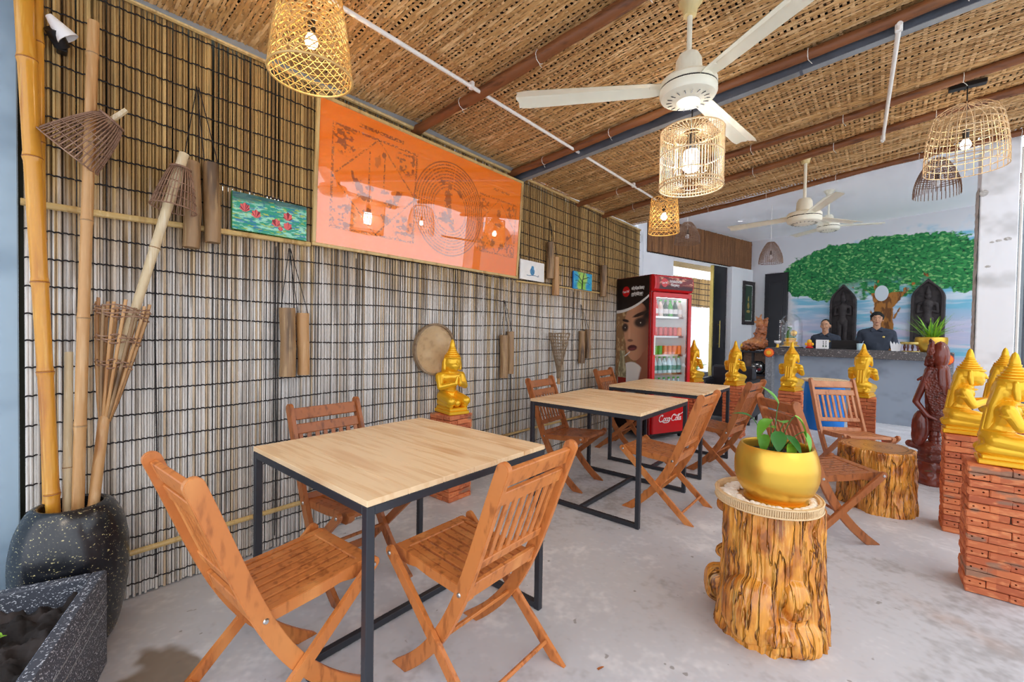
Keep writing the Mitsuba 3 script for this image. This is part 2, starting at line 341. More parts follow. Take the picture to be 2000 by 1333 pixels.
# twine rows woven across the reeds
for r in range(24):
    z0 = 0.055 + 0.1135 * r
    y = np.arange(0.058, 5.83, 0.007); w = 0.004 * np.sin(y * 2 * PI / 0.028 * 0.5)
    sag = 0.010 * np.sin(y * 1.9 + r * 0.8) + 0.006 * np.sin(y * 5.1 + r) + 0.012 * np.maximum(0, np.sin((y - 2.4) * 1.2)) * np.sin(r * 0.6)
    part(wl, 'twine', tube(np.c_[0.021 + w, y, z0 + sag + 0.0022 * np.sin(y * 2 * PI / 0.021)], 0.0031, 4, cap=False), 'twine', True, label='black twine row' if r == 0 else None)
for y in (1.0, 1.49, 0.47, 2.35, 3.05, 4.1):  # vertical tie wires
    part(wl, 'tie', tube([(0.022, y, 0.08), (0.026, y + 0.004, 0.6), (0.023, y - 0.003, 1.2), (0.024, y, 1.72)], 0.0028, 4), 'twine', True)
# reed wall rods
def bamboo_rod(p0, p1, r, n=8, step=0.42, seed=0, nodes=True):
    rg = np.random.default_rng(seed); p0, p1 = np.array(p0, float), np.array(p1, float); L = np.linalg.norm(p1 - p0)
    t = [0.0]; rr = [r]
    pos = rg.random() * step * 0.6 + 0.1
    while pos < L - 0.05 and nodes:
        for d, k in ((-0.018, 1.0), (-0.005, 1.10), (0.0, 0.97), (0.005, 1.10), (0.018, 1.0)):
            t.append((pos + d) / L); rr.append(r * k)
        pos += step * (0.85 + 0.3 * rg.random())
    t.append(1.0); rr.append(r)
    P = p0 + np.array(t)[:, None] * (p1 - p0)
    w = np.sin(np.array(t) * PI * 1.3 + seed) * 0.006
    a = np.cross(p1 - p0, [0.3, 0.5, 0.2]); a /= np.linalg.norm(a)
    return tube(P + w[:, None] * a, rr, n)
solo('bamboo_rail', bamboo_rod((0.035, 0.05, 1.745), (0.035, 1.185, 1.756), 0.0145, seed=1), 'bamboo_batten', 'bamboo rail across the reed wall under the lily painting', 'rail')
solo('bamboo_rail', bamboo_rod((0.03, 3.10, 1.742), (0.03, 4.72, 1.75), 0.009, seed=2), 'bamboo_batten', 'thin bamboo rail carrying the bird and tree pictures', 'rail')
solo('bamboo_rail', bamboo_rod((0.035, 0.12, 0.214), (0.035, 2.0, 0.235), 0.0135, seed=3), 'bamboo_batten', 'bamboo rail low on the reed wall behind the nearest chairs', 'rail')
solo('bamboo_rail', bamboo_rod((0.035, 2.55, 0.31), (0.035, 5.0, 0.315), 0.011, seed=4), 'bamboo_batten', 'bamboo rail low on the reed wall behind the far tables', 'rail')
solo('bamboo_rail', bamboo_rod((0.04, 0.0, 2.712), (0.04, 3.0, 2.712), 0.016, seed=5), 'bamboo_batten', 'bamboo rail along the top of the reed wall nearest the pot', 'rail')
solo('bamboo_rail', bamboo_rod((0.04, 3.0, 2.712), (0.04, 5.78, 2.712), 0.013, seed=6), 'bamboo_batten', 'bamboo rail along the top of the reed wall beyond the steel beam', 'rail')
solo('steel_angle', cat(box2((0.05, -0.3, 2.71), (0.058, 3.0, 2.755)), box2((0.05, -0.3, 2.755), (0.10, 3.0, 2.762))), 'light_steel', 'grey steel angle where the woven ceiling meets the reed wall', 'steel angle')
# pale blue-grey post and panel at the wall's near end
wf = struct('wall_front', box2((-0.35, -1.3, 0), (0.0, -0.055, 2.8), 0.004), 'blue_grey_paint', 'pale blue-grey panel at the near end of the reed wall')
part(wf, 'post', box2((-0.05, -0.03, 0), (0.012, 0.045, 2.8), 0.004), 'blue_grey_paint', False)
part(wf, 'groove', box2((-0.06, -0.055, 0), (-0.025, -0.03, 2.8), 0.001), 'grey_steel', False)
# woven ceiling
def weave_panel(x0, x1, y0, y1, wp, pp, seed):
    rg = np.random.default_rng(seed)
    nx, ny = int((x1 - x0) / pp), int((y1 - y0) / wp)
    sag = lambda x, y: roofz(x) - 0.012 - 0.016 * np.abs(np.sin((y - 1.95) * PI / 1.1)) - 0.006 * np.sin(x * 4.1 + y * 2)
    amp = 0.0026
    def ribbons(n, m, along_x):
        c = (np.arange(n) + 0.5); t = np.arange(2 * m + 1) * 0.5
        ci, ti = np.meshgrid(c, t, indexing='ij')
        ph = (np.arange(n) * 2 + rg.integers(0, 2, n)) % 4
        j = np.floor(ti + 1e-6); k = ((j + ph[np.floor(ci).astype(int)]) % 4) < 3 if along_x else ((np.floor(ci) + j * 2) % 4) < 3
        k0 = (((np.floor(ti - 0.51)) + ph[np.floor(ci).astype(int)]) % 4) < 3
        mid = (np.abs(ti - np.round(ti)) < 0.1)
        sgn = np.where(mid, 0.5 * (np.where(k, 1, -1) + np.where(k0, 1, -1)), np.where(k, 1, -1)).astype(float)
        if along_x:
            X = x0 + ti / m * (x1 - x0); Yc = y0 + ci / n * (y1 - y0) + np.cumsum(rg.normal(0, 0.0006, ci.shape), 1)
            hw = 0.5 * (y1 - y0) / n * (0.95 + 0.18 * rg.random(n))[:, None] * np.ones_like(X)
            tilt = 0.0016 * rg.normal(size=(n, 1))
            A = np.stack([X, Yc - hw, sag(X, Yc) - amp * sgn - tilt], -1); B = np.stack([X, Yc + hw, sag(X, Yc) - amp * sgn + tilt], -1)
        else:
            Yy = y0 + ti / m * (y1 - y0); Xc = x0 + ci / n * (x1 - x0)
            hw = 0.5 * (x1 - x0) / n * 0.62 * np.ones_like(Yy)
            A = np.stack([Xc - hw, Yy, sag(Xc, Yy) + amp * sgn], -1); B = np.stack([Xc + hw, Yy, sag(Xc, Yy) + amp * sgn], -1)
        V = np.stack([A, B], 2); nn, mm = V.shape[:2]
        idx = np.arange(nn * mm * 2).reshape(nn, mm, 2)
        a, b, c2, d = idx[:, :-1, 0], idx[:, :-1, 1], idx[:, 1:, 1], idx[:, 1:, 0]
        F = np.concatenate([np.stack([a, b, c2], -1).reshape(-1, 3), np.stack([a, c2, d], -1).reshape(-1, 3)])
        base, dk, lt = np.array(lin(200, 156, 98)), np.array(lin(138, 96, 52)), np.array(lin(226, 190, 138))
        r = rg.random((nn, 1, 1, 1)); r2 = meshkit.noise(np.stack([ti * 0.23, ci * 3.1, ci * 0 + seed], -1), 4)[..., None, None]
        col = base * (1 - 0.55 * r) + dk * 0.55 * r; w = np.clip((r2 - 0.55) * 3, 0, 0.8)
        col = col * (1 - w) + lt * w
        if not along_x: col = col * 0.4 + lt * 0.6
        col = np.broadcast_to(col, (nn, mm, 2, 3)).reshape(-1, 3)
        return trimesh.Trimesh(V.reshape(-1, 3), F, process=False), col
    return ribbons(ny, nx, True), ribbons(nx, ny, False)
cl = struct('ceiling', cat(box2((0.0, -0.5, 2.775), (3.62, 5.56, 2.785), 0.001)), 'roof_sheet', 'woven bamboo ceiling of the terrace')
cv = np.array(scene['ceiling'] and [0])
scene['ceiling'] = shape(trimesh.Trimesh([(0.0, -0.5, roofz(0) + 0.012), (3.62, -0.5, roofz(3.62) + 0.012), (3.62, 5.58, roofz(3.62) + 0.012), (0.0, 5.58, roofz(0) + 0.012), (0.0, -0.5, roofz(0) + 0.03), (3.62, -0.5, roofz(3.62) + 0.03), (3.62, 5.58, roofz(3.62) + 0.03), (0.0, 5.58, roofz(0) + 0.03)],
    [(0, 2, 1), (0, 3, 2), (4, 5, 6), (4, 6, 7), (0, 1, 5), (0, 5, 4), (1, 2, 6), (1, 6, 5), (2, 3, 7), (2, 7, 6), (3, 0, 4), (3, 4, 7)], process=False), 'roof_sheet', False)
(w1, c1), (w2, c2) = weave_panel(0.03, 3.60, -0.48, 5.55, 0.0118, 0.030, 5)
part(cl, 'weft_strips', w1, 'weave', False, color=c1, label='woven bamboo strips', kind='stuff')
part(cl, 'warp_strips', w2, 'weave', False, color=c2, label='crossing bamboo strips', kind='stuff')
# poles and beam under the woven ceiling
def ceiling_pole(y0, y1, r, label, seed, x0=0.02, x1=3.6, dz=0.03, m='pole_wood'):
    rg = np.random.default_rng(seed); n = 26; x = np.linspace(x0, x1, n)
    y = np.linspace(y0, y1, n) + 0.012 * np.sin(x * 2.3 + seed) + rg.normal(0, 0.003, n)
    P = np.c_[x, y, roofz(x) - dz - r + 0.008 * np.sin(x * 3 + seed)]
    k = thing('ceiling_pole', label, 'pole')
    part(k, 'pole', tube(P, r * (1 + rg.normal(0, 0.05, n)), 10), m, 40)
    for xx in np.arange(0.35 + 0.2 * rg.random(), x1, 0.62):
        i = xx; yc = np.interp(xx, x, y); zc = np.interp(xx, x, P[:, 2])
        a = np.linspace(0, 2 * PI, 9)[:-1]
        part(k, 'tie', tube(np.c_[np.full(8, i), yc + (r + 0.003) * np.cos(a), zc + (r + 0.003) * np.sin(a)], 0.0022, 4, closed=True), 'pvc', True)
        part(k, 'tie', tube([(i, yc, zc - r - 0.002), (i + 0.012, yc - 0.01, zc - r - 0.022), (i + 0.02, yc - 0.006, zc - r - 0.034)], 0.002, 4), 'pvc', True)
    return k
ceiling_pole(1.93, 1.97, 0.034, 'brown ceiling pole between the near lamp and the big fan', 2)
ceiling_pole(3.00, 3.00, 0.030, 'brown ceiling pole running beside the grey steel beam', 3)
ceiling_pole(4.17, 4.03, 0.028, 'brown ceiling pole just beyond the cylindrical cage lamp', 4)
ceiling_pole(4.75, 4.52, 0.030, 'brown ceiling pole that the second fan hangs from', 5)
ceiling_pole(5.57, 5.49, 0.026, 'brown edge pole where the woven ceiling meets the white ceiling', 6, x0=0.3)
x = np.array([0.0, 3.9]); zb = roofz(x)
def sloped_box(x0, x1, y0, y1, h0, h1):
    m = box2((x0, y0, 0), (x1, y1, 1), 0.001); v = m.vertices
    v[:, 2] = roofz(v[:, 0]) + np.where(v[:, 2] > 0.5, h1, h0); return m
sb = thing('steel_beam', 'grey steel roof beam crossing under the woven ceiling', 'beam')
part(sb, 'web', sloped_box(0.0, 3.62, 3.055, 3.063, -0.115, -0.015), 'grey_steel', False)
part(sb, 'flange', sloped_box(0.0, 3.62, 3.063, 3.115, -0.115, -0.107), 'light_steel', False)
part(sb, 'flange', sloped_box(0.0, 3.62, 3.063, 3.115, -0.023, -0.015), 'grey_steel', False)
part(sb, 'splice_plate', sloped_box(2.22, 2.235, 3.05, 3.116, -0.117, -0.012), 'grey_steel', False)
# white conduits
def conduit(p0, p1, label, clips):
    k = thing('conduit', label, 'pipe'); p0, p1 = np.array(p0), np.array(p1)
    part(k, 'pipe', cyl(p0, p1, 0.0115, 12), 'pvc', 40)
    for t in clips:
        c = p0 + (p1 - p0) * t
        part(k, 'clip', box2(c - (0.016, 0.012, 0.014), c + (0.016, 0.012, 0.03)), 'pvc', False)
conduit((0.70, -0.2, 2.735), (0.72, 4.66, 2.735), 'long white conduit pipe running along the woven ceiling', (0.42, 0.68, 0.88))
conduit((2.66, 2.96, 2.86), (2.60, 4.76, 2.90), 'short white conduit pipe running away from the steel beam', (0.03, 0.97))

# ---------------------------------------------------------------- the room at the back (its own axes, turned 15.2 degrees)
TB = tr(0.4595, 10.4824, 0, -15.2)
def bx(lo, hi, c=0.002): return box2(lo, hi, c)
E_TREE = ((1.05, 2.42, 0.42, 0.42), (1.55, 2.62, 0.62, 0.38), (2.2, 2.72, 0.75, 0.34), (2.8, 2.62, 0.7, 0.4), (3.3, 2.42, 0.55, 0.42), (3.9, 2.4, 0.5, 0.35), (2.2, 2.32, 0.9, 0.38), (1.4, 2.24, 0.5, 0.30), (2.95, 2.3, 0.6, 0.24))
def mural_fn(p, n, uv):
    u, z = uv.x, uv.y
    nz = fbm(u * 7, z * 7, 1, 3); nh = fbm(u * 20 + 5, z * 24, 3, 3)
    # sky in sweeping strokes
    st = fbm(u * 2.2, z * 16 + 0.8 * noise(u * 3, z * 2, 0), 6, 4); pk = fbm(u * 1.6 + 3, z * 9, 2, 3)
    sky = mix(C3(lin(128, 196, 222)), C3(lin(214, 230, 242)), smoothstep(0.40, 0.72, st))
    sky = mix(sky, C3(lin(206, 202, 228)), smoothstep(2.0, 1.35, z) * smoothstep(0.35, 0.6, pk) * 0.85)
    sky = mix(sky, C3(lin(228, 212, 224)), smoothstep(1.6, 1.1, z) * smoothstep(0.5, 0.7, st) * 0.6)
    wall = C3(lin(228, 229, 232))
    edge = smoothstep(0.78, 0.98, u + 0.25 * (nz - 0.5)) * smoothstep(2.75, 2.45, z + 0.5 * (nz - 0.5) - 0.12 * u)
    col = mix(wall, sky, edge)
    # canopy
    d = mi.Float(-1.0)
    for cx, cz, a, b in E_TREE:
        d = dr.maximum(d, 1.0 - dr.sqrt(dr.square((u - cx) / a) + dr.square((z - cz) / b)))
    d = d + 0.30 * (nz - 0.5) + 0.22 * (nh - 0.5)
    f1, f2, w = voronoi(u * 30 + 3 * nz, z * 44 - 3 * nz)
    leafc = mix(C3(lin(20, 112, 58)), C3(lin(58, 160, 82)), w); leafc = mix(leafc, C3(lin(8, 70, 40)), smoothstep(0.55, 0.85, f1)); leafc = mix(leafc, C3(lin(132, 196, 120)), smoothstep(0.78, 0.95, w) * 0.9)
    thin = smoothstep(2.35, 2.1, z) * smoothstep(0.55, 0.35, fbm(u * 9, z * 9, 9, 3)) * smoothstep(0.9, 0.3, dr.abs(u - 2.2))
    # trunk and branches
    def seg(ax, az, bx_, bz, ra, rb):
        t = dr.clip(((u - ax) * (bx_ - ax) + (z - az) * (bz - az)) / ((bx_ - ax) ** 2 + (bz - az) ** 2), 0, 1)
        return dr.sqrt(dr.square(u - ax - t * (bx_ - ax)) + dr.square(z - az - t * (bz - az))) - (ra + (rb - ra) * t)
    q = seg(2.28, 1.75, 2.34, 0.9, 0.13, 0.10)
    for s_ in ((2.30, 1.82, 2.56, 2.12, 0.11, 0.06), (2.56, 2.12, 2.78, 2.32, 0.05, 0.03), (2.24, 1.84, 2.14, 2.10, 0.08, 0.04), (2.14, 2.10, 1.95, 2.16, 0.035, 0.015), (2.14, 2.1, 2.2, 2.3, 0.03, 0.015), (2.72, 2.26, 2.98, 2.36, 0.035, 0.015), (2.86, 2.3, 2.9, 2.5, 0.03, 0.012), (1.9, 2.15, 1.6, 2.3, 0.018, 0.01), (2.2, 1.5, 2.1, 1.75, 0.012, 0.008), (2.42, 1.6, 2.5, 1.78, 0.01, 0.008)):
        q = dr.minimum(q, seg(*s_))
    bark = mix(C3(lin(176, 116, 52)), C3(lin(116, 72, 34)), smoothstep(0.4, 0.65, fbm(u * 40, z * 12, 4, 3)))
    front = smoothstep(0.50, 0.42, fbm(u * 12 + 3, z * 12, 2, 3) + 0.35 * (z - 2.15))
    leafm = smoothstep(0.03, 0.10, d) * (1 - 0.65 * thin)
    col = mix(col, leafc, leafm)
    col = mix(col, bark, smoothstep(0.012, -0.006, q + 0.03 * (nh - 0.5)) * dr.select(z < 2.05, 1.0, front))
    col = mix(col, C3(lin(146, 154, 158)), smoothstep(3.72, 3.78, u))
    egg = dr.sqrt(dr.square((u - 2.25) / 0.094) + dr.square((z - 2.04) / 0.135))
    return mix(col, C3(lin(214, 226, 232)), smoothstep(1.04, 0.98, egg))
mat('mural_paint', proc(mural_fn), 0.7)
def uvquad(x0, x1, y, z0, z1):
    m = trimesh.Trimesh([(x0, y, z0), (x1, y, z0), (x1, y, z1), (x0, y, z1)], [(0, 1, 2), (0, 2, 3)], process=False)
    return m, np.array([(x0, z0), (x1, z0), (x1, z1), (x0, z1)], float)
wb = struct('wall_back', bx((-0.2, 0.004, 0), (6.5, 0.2, 3.4)), 'white_paint', 'white back wall behind the counter', tw=TB)
mm, mu = uvquad(0, 6.5, 0.0, 0.0, 3.3)
part(wb, 'mural', mm, 'mural_paint', False, tw=TB, uv=mu, label='painted tree of life with a blue and pink sky')
# side wall with the doorway, blind panel above, white piers
ws = struct('wall_side', cat(bx((-0.2, -0.88, 0), (-0.002, 0.0, 3.4)), bx((-0.2, -3.6, 2.66), (-0.002, -0.88, 3.4)), bx((-0.2, -4.4, 0), (-0.002, -2.77, 3.4))), 'white_paint', 'white side wall with a doorway', tw=TB)
part(ws, 'pier', bx((-0.002, -0.90, 0), (0.10, -0.08, 2.67), 0.01), 'white_paint', False, tw=TB)
part(ws, 'pier', bx((-0.002, -3.62, 0), (0.05, -2.77, 2.65), 0.01), 'white_paint', False, tw=TB)
bp = thing('bamboo_blind', 'brown bamboo blind panel above the doorway', 'blind')
rg = np.random.default_rng(3)
sv = [ply(tube([(0, 0, 0), (0, 0, 0.59)], 0.0105, 6), None, True) for _ in range(1)]
mat('blind_slat', proc(lambda p, n, uv: mix(mix(C3(lin(156, 104, 58)), C3(lin(108, 66, 34)), cell_rand(dr.floor((p.y * 0.965 + p.x * 0.262) / 0.0195), 1, 1)), C3(lin(184, 134, 84)), smoothstep(0.5, 0.8, fbm(p.x * 90, p.y * 90, p.z * 4, 2)) * 0.5)), 0.5)
part(bp, 'backing', bx((0.0, -3.46, 2.675), (0.006, -0.0, 3.285)), 'roof_sheet', False, tw=TB)
for i, y in enumerate(np.arange(-3.45, -0.01, 0.0195)):
    part(bp, 'slat', sv[0], 'blind_slat', tw=TB @ tr(0.014 + 0.002 * rg.random(), y, 2.685 + 0.012 * rg.random()))
struct('ceiling_back', trimesh.Trimesh([(-0.3, 0.1, 3.3), (3.8, 0.1, 3.3), (3.8, -4.2, 3.3), (-0.3, -5.5, 3.3)], [(0, 2, 1), (0, 3, 2)], process=False), 'white_paint', 'white ceiling over the counter', tw=TB)
rl = thing('recessed_light', 'small round recessed light in the white ceiling near the blind panel', 'ceiling light')
part(rl, 'trim', lathe([(0.045, 3.300), (0.075, 3.298), (0.07, 3.290), (0.045, 3.288)], 20, closed=True), 'white_paint', 30, tw=TB @ tr(0.78, -1.9))
dm = ply(lathe([(0.0, 3.292), (0.044, 3.292)][::-1], 20), 'white_paint', False); dm['emitter'] = lamp_mat('e', (1, 0.97, 0.92), 10.0)
k = part(rl, 'lens', dm, None, tw=TB @ tr(0.78, -1.9))
# columns
cw = struct('trim_1', bx((3.27, 5.60, 0), (3.50, 5.78, 3.3), 0.006), 'white_column', 'chipped white square column between terrace and counter room')
part(cw, 'rough_face', noisy(grid(lambda u, v: np.stack([3.262 + 0 * u, 5.595 + u * 0.185, v * 2.6], -1), 14, 120), 0.006, 30, 2), 'rough_render', True, label='bare rough render on its left face')
for (px_, pz_, s_) in ((0.02, 2.55, 0.03), (0.12, 2.12, 0.02), (0.17, 2.13, 0.026), (0.08, 2.11, 0.016), (0.06, 1.9, 0.02)):
    part(cw, 'chip', noisy(sph((3.27 + px_, 5.599, pz_), s_, 8, (1, 0.14, 0.55 if pz_ < 2.3 else 1.0)), s_ * 0.4, 60, 4), 'rough_render', True)
cw2 = struct('trim_2', bx((-0.24, 5.86, 0), (-0.03, 6.04, 3.3), 0.006), 'white_column', 'narrow white column where the reed wall ends')
struct('trim_3', bx((3.56, 5.66, 0), (3.60, 5.72, 3.05), 0.004), 'grey_steel', 'dark steel post right of the white column')
# doorway: black door leaf, brass trim, outside view
do = struct('door_1', bx((-0.06, -1.37, 0), (-0.015, -0.90, 2.655)), 'black_paint', 'black sliding door leaf', tw=TB)
part(do, 'edge_strip', bx((-0.075, -1.40, 0), (-0.012, -1.37, 2.655)), 'brass', False, tw=TB, label='pale yellow edge strip')
part(do, 'handle', tube([(0.03, -1.20, 1.02), (0.03, -1.20, 1.56)], 0.011, 10), 'brass', 40, tw=TB, label='long brass pull handle')
part(do, 'handle_post', cyl((-0.02, -1.20, 1.10), (0.03, -1.20, 1.10), 0.007, 8), 'brass', 40, tw=TB)
part(do, 'handle_post', cyl((-0.02, -1.20, 1.48), (0.03, -1.20, 1.48), 0.007, 8), 'brass', 40, tw=TB)
part(do, 'handle', tube([(0.0, -1.45, 1.02), (0.0, -1.45, 1.5)], 0.010, 10), 'brass', 40, tw=TB)
d2 = struct('door_2', bx((0.335, -0.06, 0), (0.765, -0.005, 2.56)), 'black_paint', 'narrow black door leaf on the mural wall', tw=TB)
for (za, zb_) in ((0.15, 1.05), (1.2, 2.4)):
    part(d2, 'panel', cat(*[bx(a, b) for a, b in (((0.41, -0.07, za), (0.69, -0.055, za + 0.03)), ((0.41, -0.07, zb_ - 0.03), (0.69, -0.055, zb_)), ((0.41, -0.07, za), (0.44, -0.055, zb_)), ((0.66, -0.07, za), (0.69, -0.055, zb_)))]), 'black_paint', False, tw=TB)
part(d2, 'handle', cyl((0.42, -0.10, 1.05), (0.42, -0.10, 1.22), 0.008, 8), 'chrome', 40, tw=TB)
# outside, beyond the doorway
og = struct('wall_garden', bx((-1.75, -5.5, 0), (-1.55, 4.5, 2.72)), 'white_paint', 'bright white garden wall seen through the doorway', tw=TB)
gs = [tube([(0, 0, 0), (0, 0, 0.70)], 0.011, 5, cap=False)]
part(og, 'reeds', cat(*[xf(gs[0], (-1.535, y, 1.97 + 0.02 * rg.random())) for y in np.arange(-4.5, 2.5, 0.024)]), 'reed', True, tw=TB, label='pale reed screen on top of the garden wall', kind='stuff')
for z in (2.02, 2.16, 2.30, 2.44, 2.58):
    part(og, 'twine', tube([(-1.52, y, z + 0.01 * math.sin(y * 3 + z)) for y in np.arange(-4.5, 2.5, 0.1)], 0.006, 4), 'twine', True, tw=TB)
ea = solo('eave', bx((-0.75, -4.2, 2.70), (-0.2, 0.4, 2.76)), 'bamboo_batten', 'straw-coloured eave outside the doorway', 'eave', tw=TB, smooth=False)
# ---------------------------------------------------------------- tables
def table(y0, label, x0=0.585):
    k = thing('table', label, 'table', 'square tables along the reed wall'); S = 0.893; t = 0.028
    rg = np.random.default_rng(int(y0 * 100)); n = 6; w = S / n
    for i in range(n):
        part(k, 'plank', cb(S, w - 0.0006, 0.020, 0.0018, (x0 + S / 2, y0 + w * (i + 0.5), 0.740 + 0.0004 * rg.random())), 'table_wood', False)
    for sx in (0, 1):
        for sy in (0, 1):
            part(k, 'leg', cb(t, t, 0.73, 0.002, (x0 + t / 2 + sx * (S - t), y0 + t / 2 + sy * (S - t), 0.365)), 'black_steel', False)
    for sy in (0, 1):
        part(k, 'apron', cb(S - 2 * t, t, t, 0.002, (x0 + S / 2, y0 + t / 2 + sy * (S - t), 0.716)), 'black_steel', False)
        part(k, 'floor_rail', cb(S - 2 * t, t, t, 0.002, (x0 + S / 2, y0 + t / 2 + sy * (S - t), 0.018)), 'black_steel', False)
    for sx in (0, 1):
        part(k, 'apron', cb(t, S - 2 * t, t, 0.002, (x0 + t / 2 + sx * (S - t), y0 + S / 2, 0.716)), 'black_steel', False)
    part(k, 'stretcher', cb(t, S - 2 * t, t, 0.002, (x0 + S / 2, y0 + S / 2, 0.018)), 'black_steel', False)
table(0.696, 'large square table nearest the camera with a pale wooden top on a black steel frame')
table(2.638, 'square wooden table on a black frame, the middle one of the row', 0.578)
table(3.919, 'square wooden table on a black frame closest to the red drinks fridge', 0.575)

# ---------------------------------------------------------------- folding chairs
CW = 0.396
SP = bez([(-0.306, 0.843), (-0.155, 0.46), (-0.115, 0.22), (0.192, 0.0)], 34)
def st_at(z):
    y = np.interp(z, SP[::-1, 1], SP[::-1, 0]); d = np.interp(z + 0.02, SP[::-1, 1], SP[::-1, 0]) - y
    return y, math.degrees(math.atan2(d, 0.02))
def profile_bar(path, w, th):
    """bar of width w in the yz plane along path, th thick in x, rounded at both ends, centred on x = 0"""
    g = LineString(path).buffer(w / 2, quad_segs=4, cap_style='round')
    return g
def ext_x(g, th, x):
    g2 = g.buffer(-0.002)
    a = trimesh.creation.extrude_polygon(g, th - 0.004, engine='earcut'); a.apply_translation((0, 0, -(th - 0.004) / 2))
    R = np.array([[0, 0, 1, 0], [1, 0, 0, 0], [0, 1, 0, 0], [0, 0, 0, 1.0]])  # (u, v, w) -> (w, u, v)
    b = trimesh.creation.extrude_polygon(g2, th, engine='earcut'); b.apply_translation((0, 0, -th / 2))
    m = cat(a, b); m.apply_transform(R); m.apply_translation((x, 0, 0)); return m
def clipfloor(g): return g.intersection(shapely.box(-2, 0.0, 2, 2))
CH = {}
def chair_meshes():
    stile = clipfloor(profile_bar(np.vstack([SP, SP[-1] + (SP[-1] - SP[-2]) * 0.6]), 0.050, 0.022))
    leg = clipfloor(profile_bar([(0.226, 0.432), (-0.255, 0.0), (-0.272, -0.0153)], 0.040, 0.02))
    xs = CW / 2 - 0.011
    out = []
    for s in (-1, 1):
        out.append(('stile', ext_x(stile, 0.022, s * xs)))
        out.append(('leg', ext_x(leg, 0.019, s * (CW / 2 + 0.0105))))
    xi = CW / 2 - 0.022
    def rail(z, h, th=0.018, wd=None):
        y, a = st_at(z); m = cb((wd or 2 * xi), th, h, 0.003); return xf(m, (0, y, z), rx=-a * -1 if False else a * -1)
    out.append(('top_rail', rail(0.812, 0.062, 0.02)))
    out.append(('back_rail', rail(0.738, 0.052)))
    out.append(('back_rail', rail(0.500, 0.036)))
    za, zb = 0.515, 0.716; ya, yb = st_at(za)[0], st_at(zb)[0]
    for i in range(8):
        x = -xi + 2 * xi * (i + 0.5) / 8; L = math.hypot(zb - za, yb - ya); a = math.degrees(math.atan2(yb - ya, zb - za))
        out.append(('back_slat', xf(cb(0.021, 0.010, L, 0.002), (x, (ya + yb) / 2, (za + zb) / 2), rx=-a)))
    out.append(('rear_board', xf(cb(2 * xi, 0.016, 0.060, 0.003), (0, st_at(0.40)[0] - 0.012, 0.405), rx=18)))
    xr = xi - 0.011
    pr = Polygon([(-0.145, 0.408), (0.05, 0.420), (0.235, 0.437), (0.252, 0.430), (0.250, 0.412), (0.225, 0.392), (0.17, 0.388), (0.12, 0.396), (0.05, 0.386), (-0.145, 0.376)]).buffer(0.003)
    for s in (-1, 1): out.append(('seat_rail', ext_x(pr, 0.030, s * (xr - 0.004))))
    sl = math.degrees(math.atan2(0.027, 0.36))
    def seat_at(y): return 0.4085 + (y + 0.13) * 0.077
    out.append(('seat_front', xf(cb(2 * xr - 0.03, 0.05, 0.022, 0.004), (0, 0.222, seat_at(0.222) - 0.010), rx=sl)))
    out.append(('seat_back', xf(cb(2 * xr - 0.03, 0.03, 0.020, 0.003), (0, -0.128, seat_at(-0.128) - 0.009), rx=sl)))
    n = 7; w0 = 2 * xr - 0.036
    for i in range(n):
        x = -w0 / 2 + w0 * (i + 0.5) / n
        out.append(('seat_slat', xf(cb(w0 / n - 0.0105, 0.312, 0.012, 0.002), (x, 0.041, seat_at(0.041) - 0.007), rx=sl)))
    yl = -0.255 + 0.481 * (0.055 / 0.432)
    out.append(('stretcher', xf(cb(CW + 0.002, 0.014, 0.042, 0.003), (0, yl, 0.055), rx=42)))
    yk = 0.226 - 0.481 * ((0.432 - 0.19) / 0.432)
    out.append(('cross_bar', cb(CW + 0.004, 0.014, 0.014, 0.002, (0, yk + 0.018, 0.200))))
    bo = lambda x, y, z: xf(lathe([(0.0, 0.004), (0.006, 0.004), (0.009, 0.0), (0.009, -0.004)][::-1], 12), (x, y, z), ry=90 if x > 0 else -90)
    yb0 = st_at(0.40)[0] + 0.004
    for s in (-1, 1):
        out.append(('bolt', bo(s * (CW / 2 + 0.001), yb0, 0.40))); out.append(('bolt', bo(s * (CW / 2 + 0.021), 0.222, 0.428)))
    return out
CM = chair_meshes()
CP = [(n, ply(m, None, 30)) for n, m in CM]
def chair(x, y, yaw, label, m='wood_chair', group='folding chairs around the square tables'):
    k = thing('folding_chair', label, 'chair', group); M = tr(x, y, 0.0005, yaw)
    for n, d in CP: part(k, n, d, 'chrome' if n == 'bolt' else m, tw=M)
    return k
chair(1.467, 1.152, 90.8, 'slatted folding chair with its slatted back to the camera beside the nearest table')
chair(1.070, 0.616, 2.9, 'slatted folding chair seen edge-on in the left foreground, beside the black planter')
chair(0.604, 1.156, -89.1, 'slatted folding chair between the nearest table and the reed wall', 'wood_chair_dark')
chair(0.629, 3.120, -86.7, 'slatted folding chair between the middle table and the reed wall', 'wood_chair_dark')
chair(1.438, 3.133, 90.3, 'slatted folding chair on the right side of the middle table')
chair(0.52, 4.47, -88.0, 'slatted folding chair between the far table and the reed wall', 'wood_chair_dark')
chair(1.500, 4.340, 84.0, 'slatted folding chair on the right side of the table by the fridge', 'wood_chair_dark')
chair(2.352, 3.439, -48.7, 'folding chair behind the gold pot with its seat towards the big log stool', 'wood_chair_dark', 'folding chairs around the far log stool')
chair(2.458, 4.854, -145.2, 'pale weathered folding chair behind the log stool, facing the camera', 'wood_chair_pale', 'folding chairs around the far log stool')

